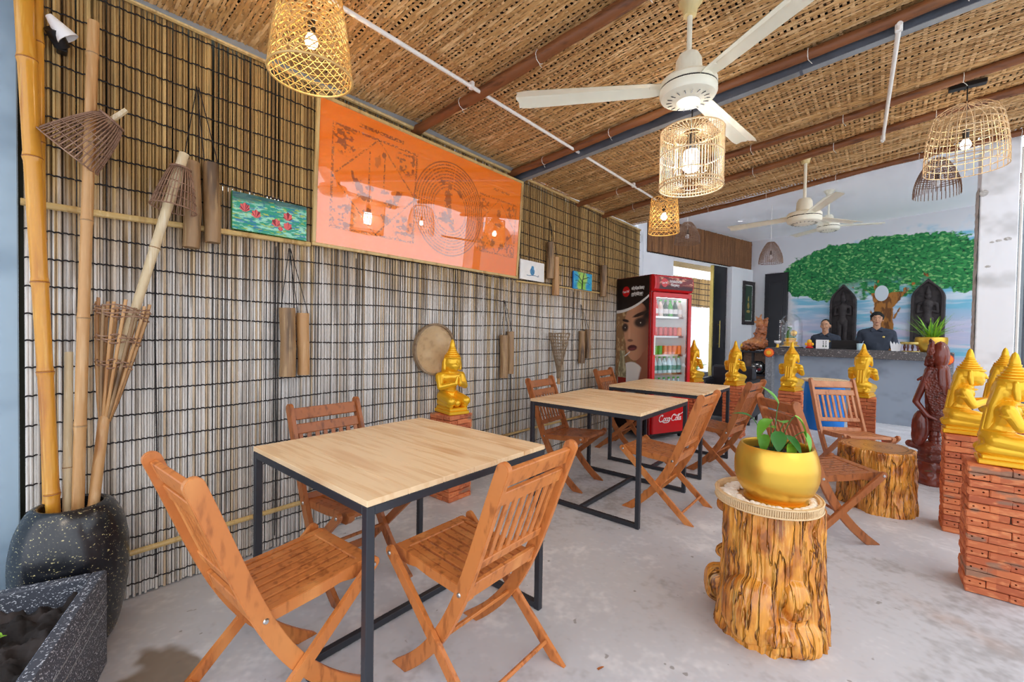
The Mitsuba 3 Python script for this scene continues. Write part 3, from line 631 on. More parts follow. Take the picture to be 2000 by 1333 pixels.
# ---------------------------------------------------------------- brick pillars
PW = 0.225
def brick_mesh(k, holes):
    r = np.random.default_rng(40 + k)
    b = cb(0.148, 0.0735, 0.0335, 0.0035)
    b.vertices += r.normal(0, 0.0012, b.vertices.shape)
    m = m3.Manifold(m3.Mesh(b.vertices.astype(np.float32), b.faces.astype(np.uint32)))
    if holes:
        for s in (-1, 1):
            c = m3.Manifold.cylinder(0.2, 0.0045, 0.0045, 6, True).rotate([0, 90, 0]).translate([0, s * 0.018, 0.001])
            m = m - c
    q = m.to_mesh(); return trimesh.Trimesh(q.vert_properties[:, :3], q.tri_verts, process=False)
BH = [ply(brick_mesh(k, True), 'brick', False) for k in range(4)]
BS = [ply(brick_mesh(k, False), 'brick', False) for k in range(3)]
def pillar(x, y, label, holes=True, rz=0.0, group='brick pillars carrying golden statues'):
    k = thing('brick_pillar', label, 'pillar', group); rg = np.random.default_rng(int(x * 100 + y * 10)); h = 0.0376
    part(k, 'core', box2((-0.098, -0.098, 0), (0.098, 0.098, 0.632)), 'mortar', False, tw=tr(x, y, 0, rz), label='mortar between the bricks')
    for c in range(17):
        mir = c % 2
        for q in range(4):
            ox, oy = -PW / 2 + 0.075, -PW / 2 + 0.0375
            if mir: ox = -ox
            M = tr(x, y, 0, rz) @ T().rotate([0, 0, 1], 90.0 * q) @ tr(ox + rg.normal(0, 0.0018), oy + rg.normal(0, 0.0016), 0.0195 + c * h, float(rg.normal(0, 0.6)))
            part(k, 'brick', (BH if holes else BS)[int(rg.integers(4 if holes else 3))], 'brick', tw=M)
PIL = [(0.145, 2.215, 'brick pillar against the reed wall behind the nearest table', True), (0.745, 5.95, 'brick pillar beside the red fridge', False), (1.25, 5.95, 'brick pillar in front of the black door leaf', False),
       (1.86, 5.86, 'brick pillar in front of the left end of the counter', False), (2.50, 5.83, 'brick pillar in front of the middle of the counter', False), (3.075, 4.09, 'brick pillar just behind the nearest right-hand one', True),
       (3.085, 3.215, 'nearest brick pillar at the right edge of the photo', True), (3.36, 4.98, 'brick pillar hidden behind the two right-hand ones', False)]
for p in PIL: pillar(*p)
# ---------------------------------------------------------------- golden kneeling statues (local: facing +x, foot at z = 0)
def statue_meshes():
    B = bone
    ms = []
    # folded legs: shins below, thighs above, knees forward
    for s in (-1, 1):
        ms += [B((-0.075, s * 0.048, 0.075), 0.034, (0.085, s * 0.062, 0.068), 0.026), B((-0.055, s * 0.045, 0.118), 0.046, (0.098, s * 0.062, 0.098), 0.034),
               B((-0.075, s * 0.048, 0.075), 0.034, (-0.105, s * 0.045, 0.066), 0.022)]
    ms += [B((-0.06, 0.0, 0.085), 0.045, (0.07, 0.0, 0.080), 0.032), msph((-0.055, 0, 0.128), (0.062, 0.082, 0.052))]
    ms += [B((-0.050, 0, 0.15), 0.054, (-0.030, 0, 0.20), 0.050), m3.Manifold.batch_hull([msph((-0.022, s * 0.040, 0.262), (0.048, 0.048, 0.045)) for s in (-1, 1)] + [msph((-0.03, 0, 0.20), (0.045, 0.056, 0.03))])]
    for s in (-1, 1):
        sh, el, wr = (-0.025, s * 0.092, 0.272), (0.012, s * 0.103, 0.196), (0.088, s * 0.018, 0.226)
        ms += [B(sh, 0.030, el, 0.024), B(el, 0.024, wr, 0.017), B(wr, 0.015, (0.094, s * 0.009, 0.272), 0.008), B((-0.02, 0, 0.285), 0.04, sh, 0.028)]
        ms += [msph((sh[0], sh[1], sh[2] - 0.03), (0.034, 0.032, 0.012)), msph((wr[0] - 0.02, wr[1] + s * 0.016, wr[2] - 0.008), (0.014, 0.021, 0.021))]
        ms += [B((0.0, s * 0.064, 0.362), 0.015, (0.004, s * 0.066, 0.325), 0.012), B((0.0, s * 0.062, 0.40), 0.012, (0.0, s * 0.064, 0.36), 0.014)]
    ms += [B((-0.012, 0, 0.28), 0.032, (-0.004, 0, 0.33), 0.032)]
    ms += [msph((0.000, 0, 0.374), (0.072, 0.069, 0.066)), msph((-0.030, 0, 0.352), (0.048, 0.062, 0.058)), msph((0.026, 0, 0.350), (0.046, 0.048, 0.042)), msph((0.046, 0, 0.408), (0.030, 0.050, 0.010))]
    ms += [B((0.066, 0, 0.386), 0.006, (0.076, 0, 0.364), 0.0085), msph((0.055, 0, 0.345), (0.015, 0.019, 0.006)), msph((0.056, 0, 0.338), (0.013, 0.016, 0.006)), msph((0.050, 0, 0.325), (0.015, 0.018, 0.013))]
    for s in (-1, 1): ms += [B((0.056, s * 0.008, 0.391), 0.007, (0.046, s * 0.036, 0.392), 0.006), msph((0.052, s * 0.022, 0.379), (0.010, 0.013, 0.006))]
    # hair falling down the back
    ms += [m3.Manifold.batch_hull([msph((-0.040, s * 0.035, 0.37), 0.026) for s in (-1, 1)] + [msph((-0.066, s * 0.034, 0.285), 0.020) for s in (-1, 1)])]
    ms += [m3.Manifold.batch_hull([msph((-0.066, s * 0.036, 0.285), 0.018) for s in (-1, 1)] + [msph((-0.085, s * 0.022, 0.17), 0.014) for s in (-1, 1)])]
    for s in (-0.022, 0, 0.022): ms.append(B((-0.086, s, 0.27), 0.007, (-0.106, s, 0.125), 0.006))
    ms += [m3.Manifold.batch_hull([msph((-0.09, s * 0.03, 0.13), 0.012) for s in (-1, 1)] + [msph((-0.105, s * 0.035, 0.06), 0.010) for s in (-1, 1)])]
    # necklace and belt
    ms += [msph((-0.018, 0, 0.287), (0.062, 0.070, 0.010)), msph((-0.046, 0, 0.158), (0.064, 0.070, 0.010))]
    body = blob(ms, 0.008, 3)
    prof = [(0.0, 0.404), (0.062, 0.404), (0.066, 0.409), (0.066, 0.418), (0.058, 0.421)]
    z, r = 0.421, 0.060
    for i in range(5):
        prof += [(r * 0.92, z), (r * 1.02, z + 0.003), (r * 1.02, z + 0.010), (r * 0.80, z + 0.0125)]; z += 0.0138; r *= 0.81
    prof += [(r + 0.001, z + 0.003), (r - 0.002, z + 0.022), (r * 0.55, z + 0.046), (0.0, z + 0.058)]
    crown = lathe(prof, 24)
    crown.vertices[:, 0] *= 1.0
    xf_c = xf(crown, (0.0, 0, 0)); xf_c.vertices[:, :2] *= 0.94
    plinth = cat(cb(0.235, 0.165, 0.026, 0.005, (0.0, 0, 0.013)), cb(0.212, 0.148, 0.022, 0.005, (0, 0, 0.036)))
    return body, xf_c, plinth
_b, _c, _p = statue_meshes()
ST = [ply(_b, 'gold_paint', True), ply(_c, 'gold_paint', 40), ply(_p, 'gold_paint', 30)]
def statue(x, y, rz, label, z=0.6415, s=1.0):
    k = thing('golden_statue', label, 'statue', 'golden kneeling statues on brick pillars'); M = tr(x, y, z, rz, [s, s, s])
    for n, d in zip(('body', 'crown', 'plinth'), ST): part(k, n, d, 'gold_paint', tw=M)
SS = 1.02
statue(0.150, 2.215, -12, 'golden kneeling praying statue in front of the round woven tray on the reed wall', s=SS)
statue(0.745, 5.95, 78, 'golden kneeling statue half hidden by the right edge of the red fridge', s=SS)
statue(1.25, 5.95, 78, 'golden kneeling statue seen from behind in front of the black door leaf', s=SS)
statue(1.86, 5.86, 78, 'golden kneeling statue seen from behind in front of the left end of the counter', s=SS)
statue(2.50, 5.83, 78, 'golden kneeling statue seen from behind in front of the middle of the counter', s=SS)
statue(3.075, 4.09, -2, 'golden kneeling statue second from the right edge, in profile on the middle right-hand pillar', s=SS)
statue(3.130, 3.215, -2, 'largest golden kneeling statue in profile at the right edge of the photo', s=SS)
statue(3.36, 4.98, -2, 'golden kneeling statue behind the two nearer right-hand ones, only its head showing', s=SS)
# ---------------------------------------------------------------- things on the reed wall
def tube_pair(hook, tubes, where, seed):
    for i, (y, zt, zb, r, m, desc) in enumerate(tubes):
        rg = np.random.default_rng(seed + i); x = 0.03 + r
        k = thing('bamboo_tube', f'{desc} {where}', 'bamboo tube', 'bamboo tubes hung on the reed wall')
        n = 13; t = np.linspace(0, 1, n); rr = r * (1 + 0.035 * np.sin(t * 5 + seed + i) + rg.normal(0, 0.008, n)); rr[int(n * (0.4 + 0.2 * rg.random()))] *= 1.05
        P = np.c_[np.full(n, x), y + 0.004 * np.sin(t * 4 + i), zb + t * (zt - zb)]
        outer = tube(P, rr, 20, cap=False); 
        inner = tube(P[[-1, -2, 0]] - np.array([(0, 0, 0), (0, 0, 0), (0, 0, 0)]), [r * 0.86, r * 0.82, r * 0.80], 20, cap=False)
        lip = tube(P[[-1, -1]] + np.array([(0, 0, -0.0004), (0, 0, 0.0004)]), [rr[-1], r * 0.86], 20, cap=False); lip2 = tube(P[[0, 0]] + np.array([(0, 0, 0.0004), (0, 0, -0.0004)]), [rr[0], r * 0.80], 20, cap=False)
        node = cyl((x, y, zb + 0.3 * (zt - zb)), (x, y, zb + 0.3 * (zt - zb) + 0.006), r * 0.84, 14)
        part(k, 'tube', cat(outer, inner, lip, lip2, node), m, 35)
        part(k, 'cord', cat(tube([(x, y - r * 0.9, zt - 0.012), (0.035, hook[0] - 0.004, hook[1])], 0.0020, 5), tube([(x, y + r * 0.9, zt - 0.012), (0.035, hook[0] + 0.004, hook[1])], 0.0020, 5)), 'twine', True, label='black cord')
BB, BT = 'bamboo_burnt', 'bamboo_tan'
tube_pair((0.63, 2.44), [(0.597, 2.056, 1.643, 0.036, BB, 'brown bamboo tube'), (0.682, 2.074, 1.683, 0.034, BB, 'scorched dark bamboo tube')], 'beside the small fishing basket, left of the lily painting', 11)
tube_pair((1.069, 1.718), [(1.045, 1.375, 0.988, 0.041, BB, 'wider scorched bamboo tube'), (1.136, 1.350, 0.991, 0.033, BT, 'narrower tan bamboo tube')], 'of the pair below the lily painting', 21)
tube_pair((3.61, 2.40), [(3.585, 2.174, 1.806, 0.038, BB, 'upper bamboo tube'), (3.69, 2.038, 1.648, 0.036, BT, 'lower tan bamboo tube')], 'of the pair between the bird and tree pictures', 31)
tube_pair((2.936, 1.546), [(2.900, 1.232, 0.850, 0.038, BB, 'thicker scorched bamboo tube'), (2.99, 1.265, 0.882, 0.034, BB, 'thinner grey bamboo tube')], 'of the pair right of the round tray', 41)
tube_pair((4.246, 1.587), [(4.225, 1.286, 0.922, 0.036, BB, 'nearer brown bamboo tube'), (4.36, 1.306, 0.975, 0.034, BB, 'farther brown bamboo tube')], 'of the pair right of the hanging fish trap', 51)
tube_pair((4.72, 2.42), [(4.69, 2.080, 1.707, 0.040, BB, 'single large bamboo tube')], 'left of the fridge, right of the tree picture', 61)
# round winnowing tray
def round_tray(k, R, h, m_rim, m_face, tw):
    part(k, 'rim', lathe([(R - 0.006, 0), (R + 0.004, 0.0), (R + 0.005, h), (R - 0.007, h)], 48, closed=True), m_rim, 40, tw=tw)
    part(k, 'rim_binding', tube(np.c_[(R + 0.004) * np.cos(np.linspace(0, 2 * PI, 49)[:-1]), (R + 0.004) * np.sin(np.linspace(0, 2 * PI, 49)[:-1]), np.full(48, h)], 0.004, 6, closed=True), m_rim, True, tw=tw)
    rows = []
    w = 0.0095
    for i, c in enumerate(np.arange(-R + w / 2, R, w)):
        L = math.sqrt(max(R * R - c * c, 0)); n = max(3, int(2 * L / w)); s = np.linspace(-L, L, n + 1)
        z = h * 0.45 + 0.0012 * np.where((np.arange(n + 1) + i) % 4 < 2, 1, -1)
        rows.append(tube(np.c_[s, np.full(n + 1, c), z], w * 0.46, 4, cap=False, flat=0.16, up=(0, 0, 1)))
        rows.append(tube(np.c_[np.full(n + 1, c), s, h * 0.45 - (z - h * 0.45)], w * 0.46, 4, cap=False, flat=0.16, up=(0, 0, 1)))
    part(k, 'woven_face', cat(*rows), m_face, True, tw=tw, label='woven bamboo strips', kind='stuff')
k = thing('winnowing_tray', 'round woven bamboo tray hung on the reed wall behind the golden statue', 'tray')
round_tray(k, 0.19, 0.035, 'wicker_grey', 'rattan_pale', T().translate([0.03, 2.128, 1.12]) @ T().rotate([0, 1, 0], 90) @ T().rotate([0, 0, 1], 45))
# pictures
def uvpanel(y0, y1, z0, z1, x, lean=0.0):
    m = trimesh.Trimesh([(x, y0, z0), (x, y1, z0), (x - lean, y1, z1), (x - lean, y0, z1)], [(0, 1, 2), (0, 2, 3)], process=False)
    a = (y1 - y0) / (z1 - z0)
    return m, np.array([(0, 0), (a, 0), (a, 1), (0, 1)], float)
def lily_fn(p, n, uv):
    u, v = uv.x, uv.y
    s = fbm(u * 5, v * 18, 1, 4); q = fbm(u * 9 + 3, v * 26, 5, 3)
    c = mix(C3(lin(40, 150, 120)), C3(lin(150, 214, 190)), smoothstep(0.4, 0.65, s))
    c = mix(c, C3(lin(30, 110, 160)), smoothstep(0.55, 0.7, q) * 0.8); c = mix(c, C3(lin(170, 190, 60)), smoothstep(0.62, 0.72, fbm(u * 6 + 8, v * 20, 2, 3)) * 0.7)
    c = mix(c, C3(lin(28, 66, 72)), smoothstep(0.72, 0.86, v + 0.25 * (s - 0.5) - 0.06 * u) * 0.85)
    for cx, cz, r in ((0.30, 0.62, 0.15), (0.58, 0.50, 0.14), (1.42, 0.60, 0.15), (1.10, 0.36, 0.14), (1.42, 0.32, 0.14), (1.22, 0.22, 0.08)):
        d = dr.sqrt(dr.square((u - cx) / r) + dr.square((v - cz) / (r * 0.95))); ang = dr.atan2(v - cz + r * 0.75, u - cx)
        pet = mix(C3(lin(214, 96, 96)), C3(lin(130, 34, 48)), smoothstep(0.5, 0.75, noise(ang * 7 + cx * 30, cz * 9, 1)))
        c = mix(c, pet, smoothstep(1.0, 0.9, d + 0.22 * dr.abs(dr.sin(ang * 6))) * smoothstep(cz - r * 0.9, cz - r * 0.75, v))
    return c
def bird_fn(p, n, uv):
    u, v = uv.x, uv.y
    c = C3(lin(240, 240, 236)) * (0.94 + 0.06 * noise(u * 8, v * 8, 0))
    b = dr.sqrt(dr.square((u - 0.98) / 0.20) + dr.square((v - 0.46) / 0.21)); c = mix(c, mix(C3(lin(96, 160, 196)), C3(lin(56, 110, 160)), noise(u * 26, v * 26, 2)), smoothstep(1.0, 0.92, b))
    h = dr.sqrt(dr.square((u - 1.0) / 0.12) + dr.square((v - 0.66) / 0.1)); c = mix(c, C3(lin(80, 140, 184)), smoothstep(1.0, 0.9, h))
    br = dr.abs(v - 0.245 - 0.02 * dr.sin(u * 7)); c = mix(c, C3(lin(92, 120, 150)), smoothstep(0.022, 0.012, br) * smoothstep(0.48, 0.52, u) * smoothstep(1.55, 1.5, u))
    t = dr.sqrt(dr.square((u - 1.52) / 0.05) + dr.square((v - 0.28) / 0.06)); return mix(c, C3(lin(120, 120, 130)), smoothstep(1.0, 0.8, t) * 0.7)
def treepic_fn(p, n, uv):
    u, v = uv.x / 1.95, uv.y
    c = mix(C3(lin(24, 132, 196)), C3(lin(72, 190, 214)), noise(u * 7, v * 7, 3))
    g = smoothstep(0.34, 0.16, dr.abs(u - 0.48 + 0.05 * dr.sin(v * 7))); c = mix(c, mix(C3(lin(110, 190, 60)), C3(lin(180, 214, 110)), noise(u * 11, v * 9, 5)), g)
    def s(ax, ay, bx_, by, r):
        t = dr.clip(((u - ax) * (bx_ - ax) + (v - ay) * (by - ay)) / ((bx_ - ax) ** 2 + (by - ay) ** 2), 0, 1)
        return dr.sqrt(dr.square(u - ax - t * (bx_ - ax)) + dr.square(v - ay - t * (by - ay))) - r
    d = s(0.47, 0.0, 0.5, 0.5, 0.028)
    for a in ((0.5, 0.5, 0.58, 0.98, 0.018), (0.5, 0.45, 0.25, 0.75, 0.016), (0.25, 0.75, 0.06, 0.82, 0.012), (0.54, 0.62, 0.85, 0.8, 0.016), (0.85, 0.8, 0.95, 0.72, 0.010), (0.48, 0.3, 0.2, 0.5, 0.012), (0.5, 0.4, 0.82, 0.45, 0.012), (0.82, 0.45, 0.95, 0.35, 0.010), (0.3, 0.7, 0.35, 0.9, 0.010), (0.2, 0.5, 0.06, 0.45, 0.008)): d = dr.minimum(d, s(*a))
    return mix(c, C3(lin(18, 26, 34)), smoothstep(0.008, -0.004, d))
mat('lily_painting', proc(lily_fn), 0.5); mat('bird_painting', proc(bird_fn), 0.6); mat('tree_painting', proc(treepic_fn), 0.4)
def picture(name, y0, y1, z0, z1, m, label, edge, th=0.018, x=0.034, lean=0.004):
    k = thing(name, label, 'painting')
    part(k, 'board', box2((x, y0, z0), (x + th, y1, z1), 0.003 if name != 'tile_picture' else 0.006), edge, False)
    pm, pu = uvpanel(y0 + 0.002, y1 - 0.002, z0 + 0.002, z1 - 0.002, x + th + 0.0008); part(k, 'painted_face', pm, m, False, uv=pu)
picture('painting', 0.773, 1.157, 1.772, 1.970, 'lily_painting', 'small painting of pink water lilies on green and blue water', 'leaf_dark')
picture('painting', 3.135, 3.510, 1.762, 1.948, 'bird_painting', 'small white picture of a blue bird on a twig right of the orange print', 'white_print')
picture('painting', 4.055, 4.450, 1.752, 1.946, 'tree_painting', 'small blue and green picture of a dark branching tree', 'blue_plastic')
# the big orange print behind glass
def batik_fn(p, n, uv):
    u, v = uv.x, uv.y    # u 0..2.15, v 0..1
    base = mix(C3(lin(255, 142, 8)), C3(lin(246, 124, 4)), fbm(u * 120, v * 160, 1, 2) * 0.5 + 0.3 * fbm(u * 3, v * 3, 2, 2))
    ink = C3(lin(120, 46, 6)); txt = smoothstep(0.35, 0.6, fbm(u * 95, v * 130, 3, 2))
    m = mi.Float(0)
    def line(d, w, k=1.0): return smoothstep(w, w * 0.5, dr.abs(d)) * k
    def sq(cx, cz, a, k):
        dx, dz = dr.abs(u - cx), dr.abs(v - cz)
        box = dr.maximum(dx, dz) - a; dia = dx + dz - a
        r = line(box, 0.012) * txt + line(dia, 0.012) * txt * smoothstep(a + 0.01, a - 0.01, dr.maximum(dx, dz))
        corner = smoothstep(0.02, -0.02, dr.sqrt(dr.square(dx - a * 0.74) + dr.square(dz - a * 0.74)) - 0.10 * a / 0.36) * smoothstep(0.50, 0.62, fbm(u * 40, v * 46, 8, 2))
        return dr.maximum(r, corner) * k
    m = dr.maximum(sq(0.47, 0.50, 0.36, 0.9), sq(1.86, 0.47, 0.27, 0.7))
    # ringed wheel with eight spokes
    rx, rz = (u - 1.22), (v - 0.50); r = dr.sqrt(dr.square(rx / 0.98) + dr.square(rz)); a = dr.atan2(rz, rx)
    rings = smoothstep(0.35, 0.6, noise(r * 78, 0.5, 0.5) * 0 + 0.5 + 0.5 * dr.sin(r * 2 * PI / 0.027)) * smoothstep(0.40, 0.395, r) * smoothstep(0.185, 0.19, r)
    sp = smoothstep(0.05, 0.03, dr.abs(dr.sin(a * 4 + 0.4)) * r * 2.2)
    m = dr.maximum(m, rings * (0.35 + 0.65 * txt) * (1 - sp) * 0.8)
    m = dr.maximum(m, line(r - 0.41, 0.008, 0.8))
    # abstract inked shapes in the middle of each panel
    def ell(cx, cz, ax, az, k=1.0, t=0.0):
        c_, s_ = math.cos(t), math.sin(t); x_, z_ = (u - cx) * c_ + (v - cz) * s_, (v - cz) * c_ - (u - cx) * s_
        return smoothstep(1.0, 0.82, dr.sqrt(dr.square(x_ / ax) + dr.square(z_ / az)) + 1.3 * (fbm(u * 60, v * 60, 6, 3) - 0.46)) * k
    for e in ((1.19, 0.60, 0.045, 0.10, 0.8), (1.21, 0.47, 0.03, 0.09, 0.75), (1.18, 0.40, 0.10, 0.03, 0.95), (1.16, 0.44, 0.06, 0.035, 0.9), (1.25, 0.35, 0.05, 0.02, 0.9, -0.7), (1.20, 0.70, 0.03, 0.035, 0.8), (1.12, 0.72, 0.03, 0.02, 0.9), (1.33, 0.66, 0.045, 0.02, 0.9, -0.6),
              (0.32, 0.47, 0.035, 0.07, 0.85, 0.6), (0.37, 0.41, 0.06, 0.035, 0.9), (0.27, 0.53, 0.012, 0.06, 0.9, 0.3), (0.42, 0.48, 0.045, 0.018, 0.8), (0.40, 0.29, 0.045, 0.035, 0.95, 0.8), (0.60, 0.41, 0.06, 0.035, 0.9), (0.66, 0.47, 0.03, 0.06, 0.85, -0.5), (0.56, 0.28, 0.05, 0.035, 0.95, -0.8), (0.54, 0.48, 0.04, 0.018, 0.8), (0.47, 0.70, 0.03, 0.05, 0.5), (0.52, 0.76, 0.022, 0.02, 0.95),
              (1.87, 0.60, 0.03, 0.05, 0.7), (1.87, 0.49, 0.07, 0.02, 0.8), (1.66, 0.46, 0.03, 0.02, 0.7, 1.2), (2.02, 0.38, 0.03, 0.02, 0.8, 1.2), (1.80, 0.30, 0.035, 0.04, 0.9, 0.9), (1.93, 0.28, 0.03, 0.045, 0.9, -0.8)):
        m = dr.maximum(m, ell(*e))
    for ax, w in ((0.40, 0.0), (0.53, 0.0)): m = dr.maximum(m, line(u - ax, 0.008) * smoothstep(0.5, 0.52, v) * smoothstep(0.76, 0.74, v) * txt)
    m = dr.maximum(m, smoothstep(0.016, 0.010, dr.abs(v - 0.915)) * smoothstep(0.30, 0.31, u) * smoothstep(0.70, 0.69, u) * txt)
    m = dr.maximum(m, smoothstep(0.014, 0.009, dr.abs(v - 0.83)) * smoothstep(1.76, 1.77, u) * smoothstep(2.02, 2.01, u) * txt * 0.8)
    return mix(base, ink, m * 0.78)
mat('batik', proc(batik_fn), 0.55)
k = thing('framed_print', 'large orange print of inked diagrams behind glass in a thin wooden frame', 'framed print')
y0, y1, z0, z1 = 1.19, 3.095, 1.757, 2.640
tilt = T().translate([0.034, 0, z0]) @ T().rotate([0, 1, 0], 3.5) @ T().translate([0, 0, -z0])
part(k, 'back_panel', box2((0.0, y0 + 0.01, z0 + 0.01), (0.006, y1 - 0.01, z1 - 0.01)), 'roof_sheet', False, tw=tilt)
pm, pu = uvpanel(y0 + 0.015, y1 - 0.015, z0 + 0.015, z1 - 0.015, 0.008); part(k, 'print', pm, 'batik', False, tw=tilt, uv=pu)
for a, b in (((0, y0, z0), (0.022, y1, z0 + 0.020)), ((0, y0, z1 - 0.020), (0.022, y1, z1)), ((0, y0, z0 + 0.02), (0.022, y0 + 0.020, z1 - 0.02)), ((0, y1 - 0.020, z0 + 0.02), (0.022, y1, z1 - 0.02))):
    part(k, 'frame_bar', box2(a, b), 'bamboo_batten', False, tw=tilt)
part(k, 'glass_pane', box2((0.012, y0 + 0.016, z0 + 0.016), (0.0125, y1 - 0.016, z1 - 0.016), 0.0001), 'glass', False, tw=tilt, label='reflecting glass')
# hanging fish trap shaped like a broom
def trap(k, c, R, h, m, n=22, tw=None, rings=9, bottom=0.018):
    ribs = []
    for i in range(n):
        a = 2 * PI * i / n; t = np.linspace(0, 1, 8); r = bottom + (R - bottom) * np.clip(t * 1.15 - 0.15, 0, 1) ** 1.1
        part(k, 'rib', tube(np.c_[c[0] + r * np.cos(a), c[1] + r * np.sin(a), c[2] + t * h], 0.0035, 5), m, True, tw=tw)
    for j in range(rings):
        t = 0.42 + 0.58 * j / (rings - 1); r = bottom + (R - bottom) * (t * 1.15 - 0.15) ** 1.1; a = np.linspace(0, 2 * PI, 67)[:-1]
        part(k, 'ring', tube(np.c_[c[0] + (r + 0.0045 * np.sin(a * n / 2 + j * PI)) * np.cos(a), c[1] + (r + 0.0045 * np.sin(a * n / 2 + j * PI)) * np.sin(a), np.full(66, c[2] + t * h) + 0.004 * np.sin(a * 3 + j)], 0.0036, 5, closed=True), m, True, tw=tw)
k = thing('fish_trap', 'grey wicker fish trap like an upturned broom hanging on the reed wall', 'fish trap'); trap(k, (0.145, 3.66, 0.80), 0.108, 0.455, 'wicker_grey')
part(k, 'stem', cyl((0.145, 3.66, 0.74), (0.145, 3.66, 0.86), 0.016, 10), 'bamboo_tan', 40)
# ---------------------------------------------------------------- black pot with bamboo poles, square planter
k = thing('large_pot', 'big glossy black speckled pot holding the bamboo poles', 'pot')
PX, PY = 0.225, 0.175
part(k, 'body', lathe(sprof([(0.0, 0.0), (0.10, 0.0), (0.115, 0.01), (0.150, 0.12), (0.168, 0.26), (0.170, 0.36), (0.160, 0.45), (0.138, 0.52), (0.112, 0.558), (0.100, 0.562), (0.090, 0.556), (0.092, 0.53), (0.10, 0.46), (0.10, 0.30), (0.0, 0.29)]), 64, (PX, PY, 0)), 'black_speckle', True)
part(k, 'soil', lathe([(0.098, 0.40), (0.0, 0.402)], 20, (PX, PY, 0)), 'soil', True)
def pole(name_label, p0, p1, r0, r1, m, seed, step=0.36, parts=None):
    rg = np.random.default_rng(seed); p0, p1 = np.array(p0, float), np.array(p1, float); L = np.linalg.norm(p1 - p0)
    t, rr = [0.0], [r0]; pos = 0.1 + 0.2 * rg.random()
    while pos < L - 0.04:
        f = pos / L; r = r0 + (r1 - r0) * f
        for d, q in ((-0.02, 1.0), (-0.006, 1.12), (-0.001, 1.13), (0.001, 1.0), (0.004, 1.10), (0.02, 1.0)): t.append((pos + d) / L); rr.append(r * q)
        pos += step * (0.8 + 0.4 * rg.random())
    t.append(1.0); rr.append(r1); t = np.array(t)
    d = np.cross(p1 - p0, [0.2, 0.9, 0.1]); d /= np.linalg.norm(d)
    P = p0 + t[:, None] * (p1 - p0) + (0.010 * np.sin(t * 5 + seed))[:, None] * d
    k = thing('bamboo_pole', name_label, 'bamboo pole'); part(k, 'cane', tube(P, rr, 18), m, 40)
    ax_ = (p1 - p0) / L
    for i in range(3, len(t) - 1, 6):
        part(k, 'node', tube([P[i] - ax_ * 0.0035, P[i], P[i] + ax_ * 0.002], [rr[i] * 0.985, rr[i] * 1.035, rr[i] * 0.97], 18, cap=False), 'bamboo_burnt' if m != 'bamboo_gold' else 'bamboo_node', True)
    return k
pole('thick glossy golden bamboo pole leaning in the black pot', (0.222, 0.128, 0.405), (0.105, 0.055, 2.70), 0.0205, 0.0275, 'bamboo_gold', 1, 0.40)
pole('thin brown bamboo pole behind the thick golden one', (0.165, 0.112, 0.405), (0.075, 0.095, 2.66), 0.013, 0.017, 'bamboo_gold', 2, 0.36)
pole('tan bamboo pole with a tilted fishing basket tied to it', (0.236, 0.188, 0.405), (0.150, 0.247, 2.50), 0.0185, 0.0185, 'bamboo_tan', 3, 0.38)
pole('short pale split bamboo pole behind the basket pole', (0.19, 0.165, 0.405), (0.125, 0.175, 1.15), 0.015, 0.013, 'bamboo_pale', 4, 0.5)
pole('pale bamboo pole topped by the small fishing basket', (0.165, 0.318, 1.10), (0.135, 0.553, 2.06), 0.0165, 0.020, 'bamboo_pale', 6, 0.34)
k = thing('fruit_picker', 'bamboo pole split and woven into an open funnel basket', 'fruit picker')
part(k, 'handle', tube([(0.252, 0.222, 0.405), (0.215, 0.245, 0.62), (0.180, 0.272, 0.86), (0.172, 0.278, 0.90)], [0.019, 0.0185, 0.0185, 0.017], 16), 'bamboo_tan', 40)
fa, fb = np.array((0.175, 0.276, 0.86)), np.array((0.145, 0.338, 1.325)); ax = (fb - fa) / np.linalg.norm(fb - fa); e1 = np.cross(ax, (1, 0, 0)); e1 /= np.linalg.norm(e1); e2 = np.cross(ax, e1)
fr = lambda t: 0.013 + 0.073 * np.clip(t, 0, 1) ** 0.85
for i in range(15):
    a = 2 * PI * i / 15; t = np.linspace(0, 1.02 + 0.03 * (i % 3), 7)
    part(k, 'rib', tube(fa + t[:, None] * (fb - fa) + (fr(t)[:, None]) * (math.cos(a) * e1 + math.sin(a) * e2), 0.0062, 6, flat=0.5), 'bamboo_tan' if i % 3 else 'bamboo_burnt', True)
for t0, nr in ((0.93, 4), (0.70, 3), (0.48, 3)):
    for j in range(nr):
        t = t0 + 0.028 * j; a = np.linspace(0, 2 * PI, 91)[:-1]; r = fr(t) + 0.007 * np.sin(a * 7.5 + j * PI)
        part(k, 'weave_ring', tube(fa + t * (fb - fa) + (0.006 * np.sin(a * 4 + j))[:, None] * ax + r[:, None] * (np.cos(a)[:, None] * e1 + np.sin(a)[:, None] * e2), 0.0034, 5, closed=True), 'wicker_brown', True)
